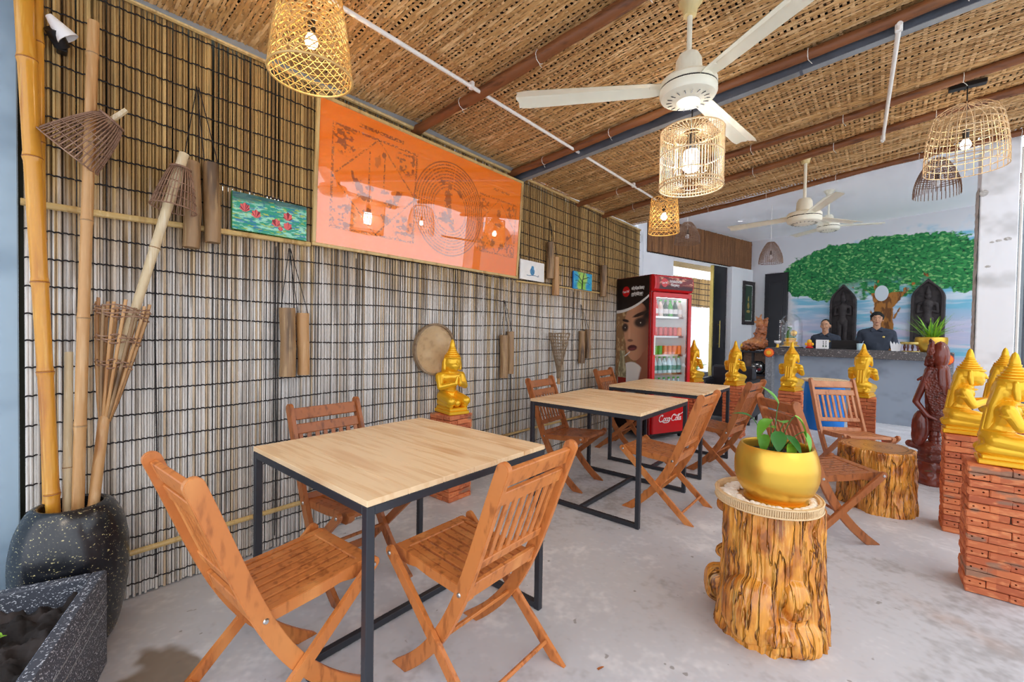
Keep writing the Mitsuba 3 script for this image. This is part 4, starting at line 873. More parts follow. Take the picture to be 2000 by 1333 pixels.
def fishing_basket(label, neck, mouth, rn, rm, n=38, belly=0.35):
    k = thing('fishing_basket', label, 'basket'); A, B = np.array(neck, float), np.array(mouth, float)
    ax = (B - A) / np.linalg.norm(B - A); e1 = np.cross(ax, (0.1, 0.2, 1)); e1 /= np.linalg.norm(e1); e2 = np.cross(ax, e1)
    R = lambda t: rn + (rm - rn) * (t ** (1 - belly)) 
    for i in range(n):
        a = 2 * PI * i / n; t = np.linspace(0, 1, 8)
        part(k, 'rib', tube(A + t[:, None] * (B - A) + R(t)[:, None] * (math.cos(a) * e1 + math.sin(a) * e2), 0.0026, 5), 'wicker_brown', True)
    a = np.linspace(0, 2 * PI, 49)[:-1]
    for t, r in ((0.02, 0.005), (0.45, 0.0016), (0.62, 0.0016), (0.8, 0.0016), (1.0, 0.003)):
        part(k, 'hoop', tube(A + t * (B - A) + (R(np.array(t)) + 0.003) * (np.cos(a)[:, None] * e1 + np.sin(a)[:, None] * e2), r, 6, closed=True), 'wicker_brown', True)
    return k
k = fishing_basket('wider fishing basket tilted on the tan bamboo pole at the left', (0.195, 0.300, 2.105), (0.135, 0.176, 1.950), 0.036, 0.106)
part(k, 'peg', tube([(0.190, 0.285, 2.09), (0.215, 0.340, 2.155)], [0.013, 0.010], 8), 'bamboo_pale', 40)
fishing_basket('smaller fishing basket on top of the pale bamboo pole', (0.137, 0.540, 1.995), (0.140, 0.512, 1.800), 0.031, 0.084, 32)
# square planter
k = thing('square_planter', 'square black terrazzo planter full of soil in the bottom left corner', 'planter'); PT = tr(0.45, 0.25, 0, -19.9)
LX, LY, PH, w = 0.80, 0.52, 0.352, 0.042
for lo, hi in (((0, -w, 0), (LX, 0, PH)), ((0, -LY, 0), (LX, -LY + w, PH)), ((0, -LY + w, 0), (w, -w, PH)), ((LX - w, -LY + w, 0), (LX, -w, PH))):
    part(k, 'side', box2(lo, hi, 0.005), 'grey_terrazzo', False, tw=PT)
for z in (0.265, 0.21): part(k, 'groove_line', box2((0.0, -0.001, z), (LX, 0.0012, z + 0.004), 0.0005), 'light_steel', False, tw=PT)
part(k, 'soil', grid(lambda u, v: np.stack([w + u * (LX - 2 * w), -LY + w + v * (LY - 2 * w), 0.285 + 0.085 * (meshkit.fbm(np.stack([u * 18, v * 12, u * 0], -1), 4, 5) - 0.5)], -1), 90, 60), 'soil', True, tw=PT)
def leaf_mesh(L, W, bend=0.3, n=6):
    t = np.linspace(0, 1, n); w = W * np.sin(np.pi * np.clip(t * 0.92 + 0.08, 0, 1)) ** 0.8 * (1 - 0.35 * t); w[-1] = 0.0003
    y = t * L; z = -bend * L * t ** 2
    V = np.concatenate([np.c_[-w, y, z + w * 0.25], np.c_[0 * w, y, z], np.c_[w, y, z + w * 0.25]]); F = []
    for i in range(n - 1):
        for o in (0, n): F += [(o + i, o + i + 1, o + n + i + 1), (o + i, o + n + i + 1, o + n + i)]
    return trimesh.Trimesh(V, np.array(F)[:, ::-1], process=False)
k = thing('seedling', 'tiny bright green seedling in the soil of the square planter', 'plant'); rg = np.random.default_rng(5)
part(k, 'stem', cyl((0.60, -0.02, 0.27), (0.60, -0.02, 0.315), 0.002, 6), 'leaf_bright', True)
for i in range(6): part(k, 'leaf', leaf_mesh(0.026, 0.010), 'leaf_bright', True, tw=tr(0.60, -0.02, 0.30 + 0.003 * i, i * 62) @ T().rotate([1, 0, 0], 20))
# wall spotlight near the top of the golden pole
k = thing('spotlight', 'small black spotlight with a pale cone shade behind the golden bamboo pole', 'spotlight')
part(k, 'cone', xf(lathe([(0.0, 0.0), (0.012, 0.0), (0.038, 0.085), (0.034, 0.085), (0.0, 0.02)], 20), (0.10, 0.125, 2.475), ry=0, rx=-140), 'white_print', 40)
part(k, 'body', cyl((0.06, 0.165, 2.39), (0.10, 0.135, 2.43), 0.026, 14), 'black_plastic', 40)
part(k, 'bracket', box2((0.022, 0.15, 2.37), (0.07, 0.18, 2.41)), 'black_plastic', False)
# ---------------------------------------------------------------- log stools, gold pot
def log(name, label, cx, cy, R, H, flare, seed, burls=(), nth=220, nz=90):
    k = thing(name, label, 'stool')
    def f(u, v):
        th = u * 2 * PI; c, s = np.cos(th), np.sin(th)
        base = R * (1 + flare * (1 - v) ** 2.2) * (1 + 0.05 * np.cos(2 * th + seed) + 0.04 * np.cos(3 * th + 2 * seed))
        ridge = meshkit.fbm(np.stack([c * 7.5, s * 7.5, v * 1.1 + seed], -1), 4, seed) - 0.5
        fine = meshkit.fbm(np.stack([c * 22, s * 22, v * 3 + seed], -1), 3, seed + 9) - 0.5
        lump = meshkit.fbm(np.stack([c * 2.6, s * 2.6, v * 3.2 + seed], -1), 3, seed + 4) - 0.5
        r = base + R * (0.22 * ridge + 0.07 * fine + 0.14 * lump)
        for t0, z0, wt, wz, h in burls:
            d = (th - math.radians(t0) + PI) % (2 * PI) - PI
            g = np.clip(1 - (np.abs(d) / wt) ** 2.6 - (np.abs(v * H - z0) / wz) ** 2.6, 0, 1)
            r = r + h * g ** 0.45
        edge = np.clip((v - 0.965) / 0.035, 0, 1); r = r - 0.010 * edge ** 2
        return np.stack([cx + r * c, cy + r * s, v * H], -1)
    m = grid(f, nth, nz, wrap=True); uv = np.stack(np.meshgrid(np.abs(np.arange(nth) / nth * 2 - 1), np.linspace(0, 1, nz) * H / 0.5, indexing='ij'), -1).reshape(-1, 2)
    part(k, 'bark_side', m, 'stump_wood', True, uv=uv)
    ring = m.vertices.reshape(nth, nz, 3)[:, -1]
    V = np.vstack([ring, [(cx, cy, H + 0.001)]]); F = [(i, (i + 1) % nth, nth) for i in range(nth)]
    tm = trimesh.Trimesh(V, F, process=False); part(k, 'cut_top', tm, 'stump_top', False, uv=(V[:, :2] - np.array([cx, cy])))
    return k
log('log_stool', 'knobbly varnished tree stump carrying the gold pot', 2.275, 2.175, 0.196, 0.553, 0.16, 3, ((-98, 0.15, 0.46, 0.125, 0.060), (-52, 0.215, 0.26, 0.075, 0.035), (-62, 0.06, 0.3, 0.05, 0.03), (186, 0.11, 0.26, 0.085, 0.065), (175, 0.25, 0.2, 0.03, 0.03), (188, 0.49, 0.22, 0.035, 0.03), (-40, 0.06, 0.35, 0.06, 0.02), (-70, 0.10, 0.2, 0.04, 0.03)))
log('log_stool', 'wide varnished log used as a low table between the folding chairs', 2.63, 4.25, 0.225, 0.446, 0.05, 8)
k = thing('woven_tray', 'shallow oval woven tray under the gold pot', 'tray'); WT = tr(2.272, 2.105, 0.5575, 0) @ T().scale([1, 1, 1])
rgm = 0.190
part(k, 'rim', lathe([(rgm - 0.01, 0.0), (rgm, 0.0), (rgm + 0.004, 0.004), (rgm + 0.005, 0.034), (rgm - 0.006, 0.036), (rgm - 0.009, 0.006)], 72, closed=True), 'rattan_pale', 40, tw=WT)
part(k, 'base', lathe([(rgm - 0.004, 0.0), (rgm - 0.004, 0.005), (0.0, 0.005)], 48), 'rattan_pale', 40, tw=WT)
rv_ = ply(tube([(rgm + 0.006, 0, 0.003), (rgm + 0.007, 0, 0.033)], 0.0032, 5), None, True)
for i in range(150): part(k, 'rim_strand', rv_, 'rattan_pale', tw=WT @ T().rotate([0, 0, 1], i * 2.4))
for z in (0.002, 0.034):
    a = np.linspace(0, 2 * PI, 97)[:-1]; part(k, 'rim_cord', tube(np.c_[(rgm + 0.008) * np.cos(a), (rgm + 0.008) * np.sin(a), np.full(96, z)], 0.004, 6, closed=True), 'rattan_pale', True, tw=WT)
k = thing('gold_pot', 'round matte gold pot with a small pothos on the knobbly stump', 'pot'); GX, GY, GZ = 2.300, 2.112, 0.5655
part(k, 'saucer', lathe([(0.0, 0.0), (0.108, 0.0), (0.118, 0.008), (0.118, 0.016), (0.10, 0.018), (0.0, 0.018)], 48, (GX, GY, GZ)), 'gold_pot', 40)
part(k, 'body', lathe(sprof([(0.0, 0.012), (0.088, 0.012), (0.115, 0.03), (0.143, 0.07), (0.155, 0.115), (0.156, 0.15), (0.150, 0.19), (0.137, 0.228), (0.131, 0.236), (0.125, 0.234), (0.124, 0.22), (0.13, 0.18), (0.0, 0.175)]), 72, (GX, GY, GZ)), 'gold_pot', True)
part(k, 'soil', lathe([(0.126, 0.196), (0.0, 0.20)], 32, (GX, GY, GZ)), 'soil', True)
rg = np.random.default_rng(12)
def pebble_variant(s):
    m = trimesh.creation.icosphere(subdivisions=2, radius=1.0); r = np.random.default_rng(s)
    m.vertices *= np.array([1.0, 0.72 + 0.2 * r.random(), 0.52 + 0.15 * r.random()]); m.vertices *= (1 + 0.5 * (meshkit.fbm(m.vertices * 1.2 + s, 2, s) - 0.5))[:, None]; return ply(m, 'pebble', True)
PV = [pebble_variant(s) for s in range(5)]
def pebble(x, y, z, r, where):
    solo('pebble', PV[int(rg.integers(5))], 'pebble', f'white rounded pebble {where}', 'pebble', f'white pebbles {where}', tw=tr(x, y, z, float(rg.random() * 360), [r, r, r]))
for i in range(110):
    a = 2 * PI * i / 110 + rg.normal(0, 0.03); rr = 0.120 + 0.055 * ((i * 0.618) % 1)
    x, y = 2.272 + rr * math.cos(a), 2.105 + rr * math.sin(a)
    if math.hypot(x - GX, y - GY) < 0.132: 
        d = math.hypot(x - GX, y - GY); x, y = GX + (x - GX) / d * 0.136, GY + (y - GY) / d * 0.136
    if math.hypot(x - 2.272, y - 2.105) > 0.172: continue
    pebble(x, y, 0.5735 + 0.004 * rg.random(), 0.0135 + 0.006 * rg.random(), 'in the woven tray around the gold pot')
for i in range(26):
    a = 2 * PI * i / 26 * 1.618 * 16; rr = 0.030 + 0.080 * math.sqrt((i + 0.5) / 26)
    pebble(GX + rr * math.cos(a), GY + rr * math.sin(a), GZ + 0.203, 0.013 + 0.006 * rg.random(), 'on the soil inside the gold pot')
k = thing('pothos', 'small pothos plant with drooping green leaves in the gold pot', 'plant')
LV = [ply(leaf_mesh(0.095, 0.036, b, 8), None, True) for b in (0.25, 0.5, 0.8)]
for i, (dx, dy, dz, rz_, tilt_, s, m) in enumerate(((0.00, 0.02, 0.135, 95, 60, 1.0, 'leaf'), (-0.085, 0.01, 0.085, 110, 35, 0.8, 'leaf_dark'), (0.055, 0.015, 0.105, -80, -35, 1.15, 'leaf_bright'), (0.085, 0.00, 0.065, -100, -60, 0.9, 'leaf'), (0.03, -0.02, 0.05, -110, -20, 0.9, 'leaf_dark'),
        (-0.02, -0.01, 0.09, 150, -10, 0.9, 'leaf'), (0.01, -0.03, 0.06, 190, -40, 0.95, 'leaf_dark'), (-0.03, -0.02, 0.045, 160, -50, 0.8, 'leaf'), (0.045, -0.03, 0.03, -130, -55, 0.8, 'leaf_bright'), (0.02, 0.02, 0.08, 20, 10, 0.8, 'leaf'), (-0.01, 0.03, 0.06, 60, 10, 0.8, 'leaf_bright'))):
    b = np.array((GX - 0.012 + dx * 0.3, GY + dy * 0.3, GZ + 0.20)); e = np.array((GX + dx * 1.1, GY + dy, GZ + 0.21 + dz * 1.45))
    part(k, 'stem', tube(bez([b, (b + e) / 2 + (0, 0, dz * 0.5), e], 7), 0.0018, 6), 'leaf_dark', True)
    part(k, 'leaf', LV[i % 3], m, tw=T().translate(e.tolist()) @ T().rotate([0, 0, 1], rz_) @ T().rotate([1, 0, 0], tilt_) @ T().scale(s))
for dx in (-0.055, -0.045): part(k, 'stake', cyl((GX + dx, GY - 0.02, GZ + 0.19), (GX + dx * 1.1, GY - 0.02, GZ + 0.31), 0.0018, 6), 'bamboo_burnt', True)
solo('dry_leaf', xf(leaf_mesh(0.05, 0.006, 0.3), (1.86, 1.46, 0.004), rz=150), 'root_wood', 'curled dry leaf on the floor behind the nearest right-hand chair', 'leaf', smooth=True)
# ---------------------------------------------------------------- hanging lamps
def bulb(k, x, y, z, r=0.028, power=28.0, col=(1.0, 0.78, 0.50), socket='black_plastic'):
    d = ply(lathe([(0.0, -r * 1.05), (r * 0.5, -r * 0.9), (r * 0.9, -r * 0.4), (r, 0.05 * r), (r * 0.85, r * 0.6), (r * 0.5, r * 1.2), (r * 0.42, r * 1.5)], 16, (x, y, z)), 'white_print', True)
    if power: d['emitter'] = lamp_mat('e', col, power)
    part(k, 'bulb', d, None, label='glowing bulb' if power else 'unlit bulb')
    part(k, 'socket', cyl((x, y, z + r * 1.3), (x, y, z + r * 1.3 + 0.06), 0.017, 12), socket, 40)
def hex_lamp(label, x, y, zb, zt, rb, rt, nr, nh, m, cord_top, zbulb, sr=0.0022, power=28.0):
    k = thing('hanging_lamp', label, 'lamp', 'woven basket lamps under the terrace ceiling')
    R = lambda t: rb + (rt - rb) * t ** 1.3
    a = np.linspace(0, 2 * PI, 73)[:-1]
    for i in range(nr):
        t = i / (nr - 1); part(k, 'weave_ring', tube(np.c_[x + R(t) * np.cos(a), y + R(t) * np.sin(a), np.full(72, zb + t * (zt - zb))], sr, 5, closed=True, flat=0.6), m, True)
    turn = 2 * PI * 0.36
    for d in (-1, 1):
        for i in range(nh):
            t = np.linspace(0, 1, 22); th = 2 * PI * (i + 0.25 * d) / nh + d * turn * t
            part(k, 'weave_strip', tube(np.c_[x + (R(t) + 0.001 * d) * np.cos(th), y + (R(t) + 0.001 * d) * np.sin(th), zb + t * (zt - zb)], sr, 5, flat=0.6), m, True)
    part(k, 'rim', tube(np.c_[x + (rb + 0.002) * np.cos(a), y + (rb + 0.002) * np.sin(a), np.full(72, zb)], 0.0055, 6, closed=True), m, True)
    part(k, 'top_hoop', tube(np.c_[x + rt * np.cos(a), y + rt * np.sin(a), np.full(72, zt)], 0.005, 6, closed=True), m, True)
    part(k, 'top_bar', cat(cyl((x - rt, y, zt), (x + rt, y, zt), 0.004, 6), cyl((x, y - rt, zt), (x, y + rt, zt), 0.004, 6)), m, True)
    part(k, 'cord', cyl((x, y, zbulb + 0.09), (x, y, cord_top), 0.0035, 6), 'black_plastic', True)
    bulb(k, x, y, zbulb, power=power)
    return k
hex_lamp('large cone-shaped hexagonal-weave basket lamp at the top left', 0.645, 0.905, 2.395, 2.765, 0.172, 0.125, 13, 26, 'rattan', roofz(0.645), 2.545, 0.0031, 14.0)
hex_lamp('small hexagonal-weave basket lamp beyond the cylindrical cage lamp', 1.12, 3.85, 2.175, 2.475, 0.130, 0.112, 9, 18, 'rattan', roofz(1.1), 2.315, 0.0038, 8.0)
def cage(label, x, y, zb, zt, rb, rt, n, hoops, m, cord_top, sr=0.0022, rings=None, belly=0.0):
    k = thing('hanging_lamp', label, 'lamp', 'woven basket lamps under the terrace ceiling')
    a = np.linspace(0, 2 * PI, 61)[:-1]; R = lambda t: rb + (rt - rb) * t + belly * np.sin(np.pi * t)
    for i in range(n):
        th = 2 * PI * i / n; t = np.linspace(0, 1, 6 if belly or rt != rb else 2)
        part(k, 'bar', tube(np.c_[x + R(t) * math.cos(th), y + R(t) * math.sin(th), zb + t * (zt - zb)], sr, 5), m, True)
    for t in hoops: part(k, 'hoop', tube(np.c_[x + R(t) * np.cos(a), y + R(t) * np.sin(a), np.full(60, zb + t * (zt - zb))], 0.0045 if len(hoops) < 6 else sr * 1.1, 6, closed=True), m, True)
    part(k, 'cord', cyl((x, y, zt - 0.03), (x, y, cord_top), 0.0035, 6), 'black_plastic', True)
    return k
lx, ly = 1.775, 2.555
k = cage('cylindrical bamboo birdcage lamp with a cold white bulb, under the big fan', lx, ly, 2.10, 2.418, 0.171, 0.171, 66, (0.0, 0.06, 0.56, 1.0), 'rattan_pale', roofz(1.77))
a = np.linspace(0, 2 * PI, 45)[:-1]
for i in range(44):
    th = a[i]
    for z in (2.102, 2.416): part(k, 'spoke', cyl((lx + 0.045 * math.cos(th), ly + 0.045 * math.sin(th), z), (lx + 0.17 * math.cos(th), ly + 0.17 * math.sin(th), z), 0.0018, 4), 'rattan_pale', True)
for r, z in ((0.045, 2.10), (0.09, 2.20), (0.09, 2.38), (0.045, 2.418)): part(k, 'inner_hoop', tube(np.c_[lx + r * np.cos(a), ly + r * np.sin(a), np.full(44, z)], 0.003, 5, closed=True), 'rattan_pale', True)
for i in range(22):
    th = 2 * PI * i / 22; part(k, 'inner_bar', cyl((lx + 0.09 * math.cos(th), ly + 0.09 * math.sin(th), 2.20), (lx + 0.09 * math.cos(th), ly + 0.09 * math.sin(th), 2.38), 0.0018, 4), 'rattan_pale', True)
d = ply(lathe([(0.0, -0.055), (0.036, -0.052), (0.044, -0.04), (0.044, 0.05), (0.036, 0.062), (0.0, 0.064)], 20, (lx, ly, 2.250)), 'white_print', 30); d['emitter'] = lamp_mat('e', (0.93, 0.96, 1.0), 7.0)
part(k, 'bulb', d, None, label='cold white bulb'); part(k, 'socket', cyl((lx, ly, 2.315), (lx, ly, 2.40), 0.022, 12), 'black_plastic', 40)
lx, ly = 3.03, 4.20
k = cage('wide open-grid basket lamp in front of the white column', lx, ly, 2.405, 2.765, 0.205, 0.165, 30, tuple(np.linspace(0, 0.9, 8)), 'rattan_pale', roofz(3.0) - 0.03, 0.0026, belly=0.012)
for i in range(15):
    th = 2 * PI * i / 15; part(k, 'top_bar', tube(bez([(lx + 0.165 * math.cos(th), ly + 0.165 * math.sin(th), 2.765), (lx + 0.12 * math.cos(th), ly + 0.12 * math.sin(th), 2.835), (lx, ly, 2.84)], 6), 0.0024, 5), 'rattan_pale', True)
bulb(k, lx, ly, 2.565, 0.03, 9.0, (1.0, 0.86, 0.66))
part(k, 'ceiling_plate', box2((lx - 0.09, ly - 0.02, roofz(3.0) - 0.06), (lx + 0.09, ly + 0.03, roofz(3.0) - 0.03)), 'black_plastic', False)
def brown_lamp(label, x, y, zb, zt, rb, rt, top, fringe=False, n=34, power=0):
    k = thing('hanging_lamp', label, 'lamp', 'brown basket lamps of the counter room'); a = np.linspace(0, 2 * PI, 53)[:-1]
    R = lambda t: rt + (rb - rt) * np.sin(np.clip(1 - t, 0, 1) * PI / 2) ** 0.8
    for i in range(n):
        th = 2 * PI * i / n; t = np.linspace(-0.10 if fringe else 0, 1, 8)
        part(k, 'rib', tube(np.c_[x + R(np.clip(t, 0, 1)) * math.cos(th), y + R(np.clip(t, 0, 1)) * math.sin(th), zb + t * (zt - zb)], 0.0030, 5), 'wicker_brown', True)
    for t in ((0.28, 0.34, 0.40, 0.46, 0.52, 0.58, 0.64, 0.70, 0.76, 0.82, 0.88, 0.94, 1.0) if fringe else np.linspace(0, 1, 16)):
        part(k, 'hoop', tube(np.c_[x + R(t) * np.cos(a), y + R(t) * np.sin(a), np.full(52, zb + t * (zt - zb))], 0.0034, 5, closed=True), 'wicker_brown', True)
    part(k, 'cap', lathe([(0.0, zt + 0.012), (rt, zt)], 16, (x, y, 0)), 'wicker_brown', True)
    part(k, 'cord', cyl((x, y, zb + 0.15), (x, y, top), 0.004, 6), 'pvc', True)
    bulb(k, x, y, zb + 0.09, 0.028, power)
    return k
brown_lamp('brown fringed basket lamp seen through the open-grid lamp', 3.005, 5.82, 2.665, 2.985, 0.170, 0.05, 3.3, True)
brown_lamp('brown basket lamp hanging in front of the bamboo blind', 0.575, 6.1, 2.52, 2.80, 0.165, 0.055, 3.3)
brown_lamp('brown basket lamp hanging beside the narrow black door leaf', 1.30, 7.75, 2.40, 2.72, 0.165, 0.05, 3.3)
brown_lamp('brown basket lamp half hidden behind the white column', 3.74, 10.0, 2.94, 3.22, 0.20, 0.06, 3.3)
brown_lamp('brown basket lamp cut off by the right edge of the photo', 3.78, 6.9, 2.74, 3.02, 0.19, 0.06, 3.3)
# ---------------------------------------------------------------- ceiling fans
def fan(label, x, y, zm, ztop, azs, L=0.66, pitch=9, rod_label=None, canopy='cream_yellow'):
    k = thing('ceiling_fan', label, 'ceiling fan', 'white ceiling fans'); M = tr(x, y, zm)
    part(k, 'motor_lower', lathe([(0.0, -0.052), (0.055, -0.052), (0.060, -0.048), (0.105, -0.040), (0.126, -0.030), (0.134, -0.016), (0.134, 0.010), (0.0, 0.010)], 48), 'cream_enamel', 30, tw=M)
    part(k, 'dark_band', lathe([(0.131, 0.010), (0.131, 0.017)], 48), 'black_plastic', 30, tw=M)
    part(k, 'motor_upper', lathe([(0.0, 0.017), (0.134, 0.017), (0.134, 0.040), (0.126, 0.052), (0.08, 0.058), (0.0, 0.058)], 48), 'cream_enamel', 30, tw=M)
    for i in range(18):
        a = 2 * PI * i / 18; part(k, 'vent_slot', xf(cb(0.026, 0.004, 0.003, 0.0008), (0.088 * math.cos(a), 0.088 * math.sin(a), -0.0445), rz=math.degrees(a), ry=0), 'black_plastic', False, tw=M)
    part(k, 'bell', lathe([(0.0, 0.058), (0.064, 0.07), (0.064, 0.085), (0.060, 0.15), (0.046, 0.178), (0.018, 0.186), (0.0, 0.186)], 32), 'cream_enamel', 30, tw=M)
    part(k, 'rod', cyl((0, 0, 0.18), (0, 0, ztop - zm - 0.08), 0.0125, 14), 'cream_enamel', 40, tw=M)
    part(k, 'canopy', lathe([(0.0, 0), (0.062, 0.0), (0.064, -0.012), (0.050, -0.030), (0.036, -0.052), (0.030, -0.085), (0.0, -0.09)][::-1], 32, (0, 0, ztop - zm)), canopy, 30, tw=M)
    for az in azs:
        t = np.linspace(0, 1, 14); w = 0.050 + 0.020 * t; w[-1] = w[-1] * 0.86; w[0] *= 0.8
        prof = np.array([(-1, -0.010), (-0.55, 0.0), (-0.14, 0.004), (0, 0.0095), (0.14, 0.004), (0.55, 0.0), (1, -0.012)])
        V = []
        for tt, ww in zip(t, w):
            xx = 0.125 + tt * L
            for s_, zz in prof: V.append((xx + (0.012 if abs(s_) < 0.2 and tt == 1 else 0), s_ * ww, zz))
        n = len(prof); F = []
        for i in range(13):
            for j in range(n - 1): a_ = i * n + j; F += [(a_, a_ + n, a_ + n + 1), (a_, a_ + n + 1, a_ + 1)]
        V = np.array(V); V2 = V - np.array([0, 0, 0.002]); N = len(V); F = np.array(F)
        sm = trimesh.Trimesh(np.vstack([V, V2]), np.vstack([F, F[:, ::-1] + N]), process=False)
        B_ = M @ T().rotate([0, 0, 1], az) @ T().translate([0, 0, 0.028]) @ T().rotate([1, 0, 0], pitch)
        b = part(k, 'blade', sm, 'cream_enamel', 30, tw=B_)
        part(k, 'blade_iron', cb(0.10, 0.050, 0.006, 0.002, (0.135, 0, 0.004)), 'cream_enamel', False, tw=B_)
    return k
fan('large cream ceiling fan at the top, nearest the camera', 1.87, 2.20, 2.46, roofz(1.87), (-149.0, 84.4, -33.4), 0.725)
fan('cream ceiling fan hanging from the fifth pole, its yellow canopy showing', 2.08, 4.655, 2.315, 2.895, (173.2, 56.0, -66.2), 0.52)
fan('small white ceiling fan far away in front of the painted tree', 2.04, 7.45, 2.78, 3.30, (20, 140, 260), 0.5, canopy='cream_enamel')
# ---------------------------------------------------------------- drinks fridge (local: +x out of the door, +y along the front)
TF = tr(0.585, 4.895, 0, -22.5); FW, FD, FH = 0.635, 0.60, 1.96
def poster_fn(p, n, uv):
    u, v = uv.x, uv.y
    def el(cx, cz, a, b, soft=0.12, t=0.0):
        c_, s_ = math.cos(t), math.sin(t); x_, z_ = (u - cx) * c_ + (v - cz) * s_, (v - cz) * c_ - (u - cx) * s_
        return smoothstep(1.0 + soft, 1.0 - soft, dr.sqrt(dr.square(x_ / a) + dr.square(z_ / b)))
    c = mix(C3(lin(150, 112, 74)), C3(lin(196, 164, 120)), smoothstep(0.5, 0.75, fbm(u * 22, v * 16, 3, 3)))
    c = mix(c, C3(lin(30, 18, 16)), smoothstep(0.30, 0.42, u + 0.25 * (v - 1.45)) * smoothstep(1.0, 1.2, v))
    c = mix(c, C3(lin(150, 92, 68)), el(0.52, 0.86, 0.15, 0.30, 0.1))
    face = dr.maximum(el(0.37, 1.33, 0.225, 0.33, 0.03), el(0.34, 1.14, 0.155, 0.20, 0.03))
    skin = mix(C3(lin(206, 150, 116)), C3(lin(128, 74, 56)), smoothstep(0.28, 0.62, u))
    c = mix(c, skin, face)
    c = mix(c, C3(lin(28, 16, 14)), smoothstep(0.46, 0.56, u + 0.10 * dr.sin(v * 6)) * smoothstep(1.30, 1.50, v))
    for e in ((0.43, 1.405, 0.105, 0.060, 0.35), (0.165, 1.345, 0.055, 0.055, 0.35)): c = mix(c, C3(lin(38, 24, 24)), el(*e) * 0.95)
    c = mix(c, C3(lin(50, 30, 24)), el(0.43, 1.505, 0.13, 0.022, 0.3, 0.25)); c = mix(c, C3(lin(50, 30, 24)), el(0.175, 1.43, 0.06, 0.018, 0.3, -0.2))
    c = mix(c, C3(lin(236, 226, 216)), el(0.435, 1.402, 0.009, 0.009, 0.3)); c = mix(c, C3(lin(226, 216, 206)), el(0.168, 1.343, 0.006, 0.007, 0.3))
    c = mix(c, C3(lin(226, 172, 138)), el(0.245, 1.27, 0.022, 0.10, 0.6) * 0.7); c = mix(c, C3(lin(96, 52, 42)), el(0.262, 1.185, 0.048, 0.016, 0.4) * 0.8)
    c = mix(c, C3(lin(82, 30, 36)), el(0.30, 1.095, 0.082, 0.036, 0.2, 0.1)); c = mix(c, C3(lin(130, 60, 62)), el(0.30, 1.082, 0.06, 0.014, 0.3, 0.1))
    c = mix(c, C3(lin(232, 228, 222)), el(0.30, 0.66, 0.26, 0.26, 0.04, 0.35) * smoothstep(0.46, 0.42, u - 0.3 * (v - 0.8)))
    c = mix(c, C3(lin(240, 238, 232)), smoothstep(0.012, 0.006, dr.abs((v - 0.98) - 0.62 * (u - 0.16))) * smoothstep(0.12, 0.14, u) * smoothstep(0.27, 0.25, u))
    # bottle
    bw = 0.045 + 0.03 * smoothstep(0.98, 0.80, v); bot = smoothstep(bw + 0.004, bw - 0.004, dr.abs(u - 0.125)) * smoothstep(1.06, 1.05, v) * smoothstep(0.42, 0.43, v)
    bc = mix(C3(lin(196, 186, 150)), C3(lin(140, 130, 96)), smoothstep(0.4, 0.7, fbm(u * 40, v * 16, 2, 3))); bc = mix(bc, C3(lin(150, 36, 24)), smoothstep(0.72, 0.71, v))
    c = mix(c, bc, bot)
    # black cap with a white sweep under it
    curve = 1.575 + 0.20 * dr.square(u / 0.6) - 0.03
    c = mix(c, C3(lin(26, 14, 14)), smoothstep(curve - 0.003, curve + 0.003, v)); c = mix(c, C3(lin(236, 234, 230)), smoothstep(0.017 + 0.012 * (0.6 - u), 0.012, dr.abs(v - curve)))
    return mix(c, C3(lin(34, 12, 12)), smoothstep(0.40, 0.36, v))
mat('poster', proc(poster_fn), 0.35)
def header_fn(p, n, uv):
    u, v = uv.x, uv.y
    c = mix(C3(lin(120, 20, 24)), C3(lin(226, 160, 130)), smoothstep(0.45, 0.7, fbm(u * 14, v * 10, 4, 3)) * smoothstep(0.3, 0.6, v))
    c = mix(c, C3(lin(70, 16, 22)), smoothstep(0.42, 0.26, v + 0.1 * fbm(u * 20, 0, 0, 2))); c = mix(c, C3(lin(190, 24, 30)), smoothstep(0.10, 0.04, u))
    return c
mat('header_print', proc(header_fn), 0.3)
k = thing('drinks_fridge', 'tall red glass-door drinks fridge with a portrait advert on its side', 'fridge')
part(k, 'side_panel', box2((-FD, 0, 0.075), (0, 0.022, FH)), 'dark_red', False, tw=TF)
pm = trimesh.Trimesh([(-FD + 0.004, -0.0012, 0.08), (-0.035, -0.0012, 0.08), (-0.035, -0.0012, FH - 0.004), (-FD + 0.004, -0.0012, FH - 0.004)], [(0, 1, 2), (0, 2, 3)], process=False)
part(k, 'advert', pm, 'poster', False, tw=TF, uv=np.array([(0.0, 0.08), (0.565, 0.08), (0.565, FH), (0.0, FH)]), label='printed portrait of a woman drinking with a straw')
part(k, 'side_panel', box2((-FD, FW - 0.022, 0.075), (0, FW, FH)), 'red_enamel', False, tw=TF)
part(k, 'back_panel', box2((-FD, 0.022, 0.075), (-FD + 0.02, FW - 0.022, FH)), 'white_print', False, tw=TF)
part(k, 'top_panel', box2((-FD, 0.0, FH - 0.02), (0.0, FW, FH + 0.002)), 'dark_red', False, tw=TF)
part(k, 'lining', cat(box2((-FD + 0.02, 0.022, 0.46), (-0.02, 0.034, 1.74)), box2((-FD + 0.02, FW - 0.034, 0.46), (-0.02, FW - 0.022, 1.74)), box2((-FD + 0.02, 0.022, 1.72), (-0.02, FW - 0.022, 1.74)), box2((-FD + 0.02, 0.022, 0.44), (-0.02, FW - 0.022, 0.46))), 'white_print', False, tw=TF)
dm = ply(box2((-0.10, 0.05, 1.705), (-0.06, FW - 0.05, 1.718)), 'white_print', False); dm['emitter'] = lamp_mat('e', (0.95, 0.98, 1.0), 0.45); part(k, 'light_strip', dm, None, tw=TF)
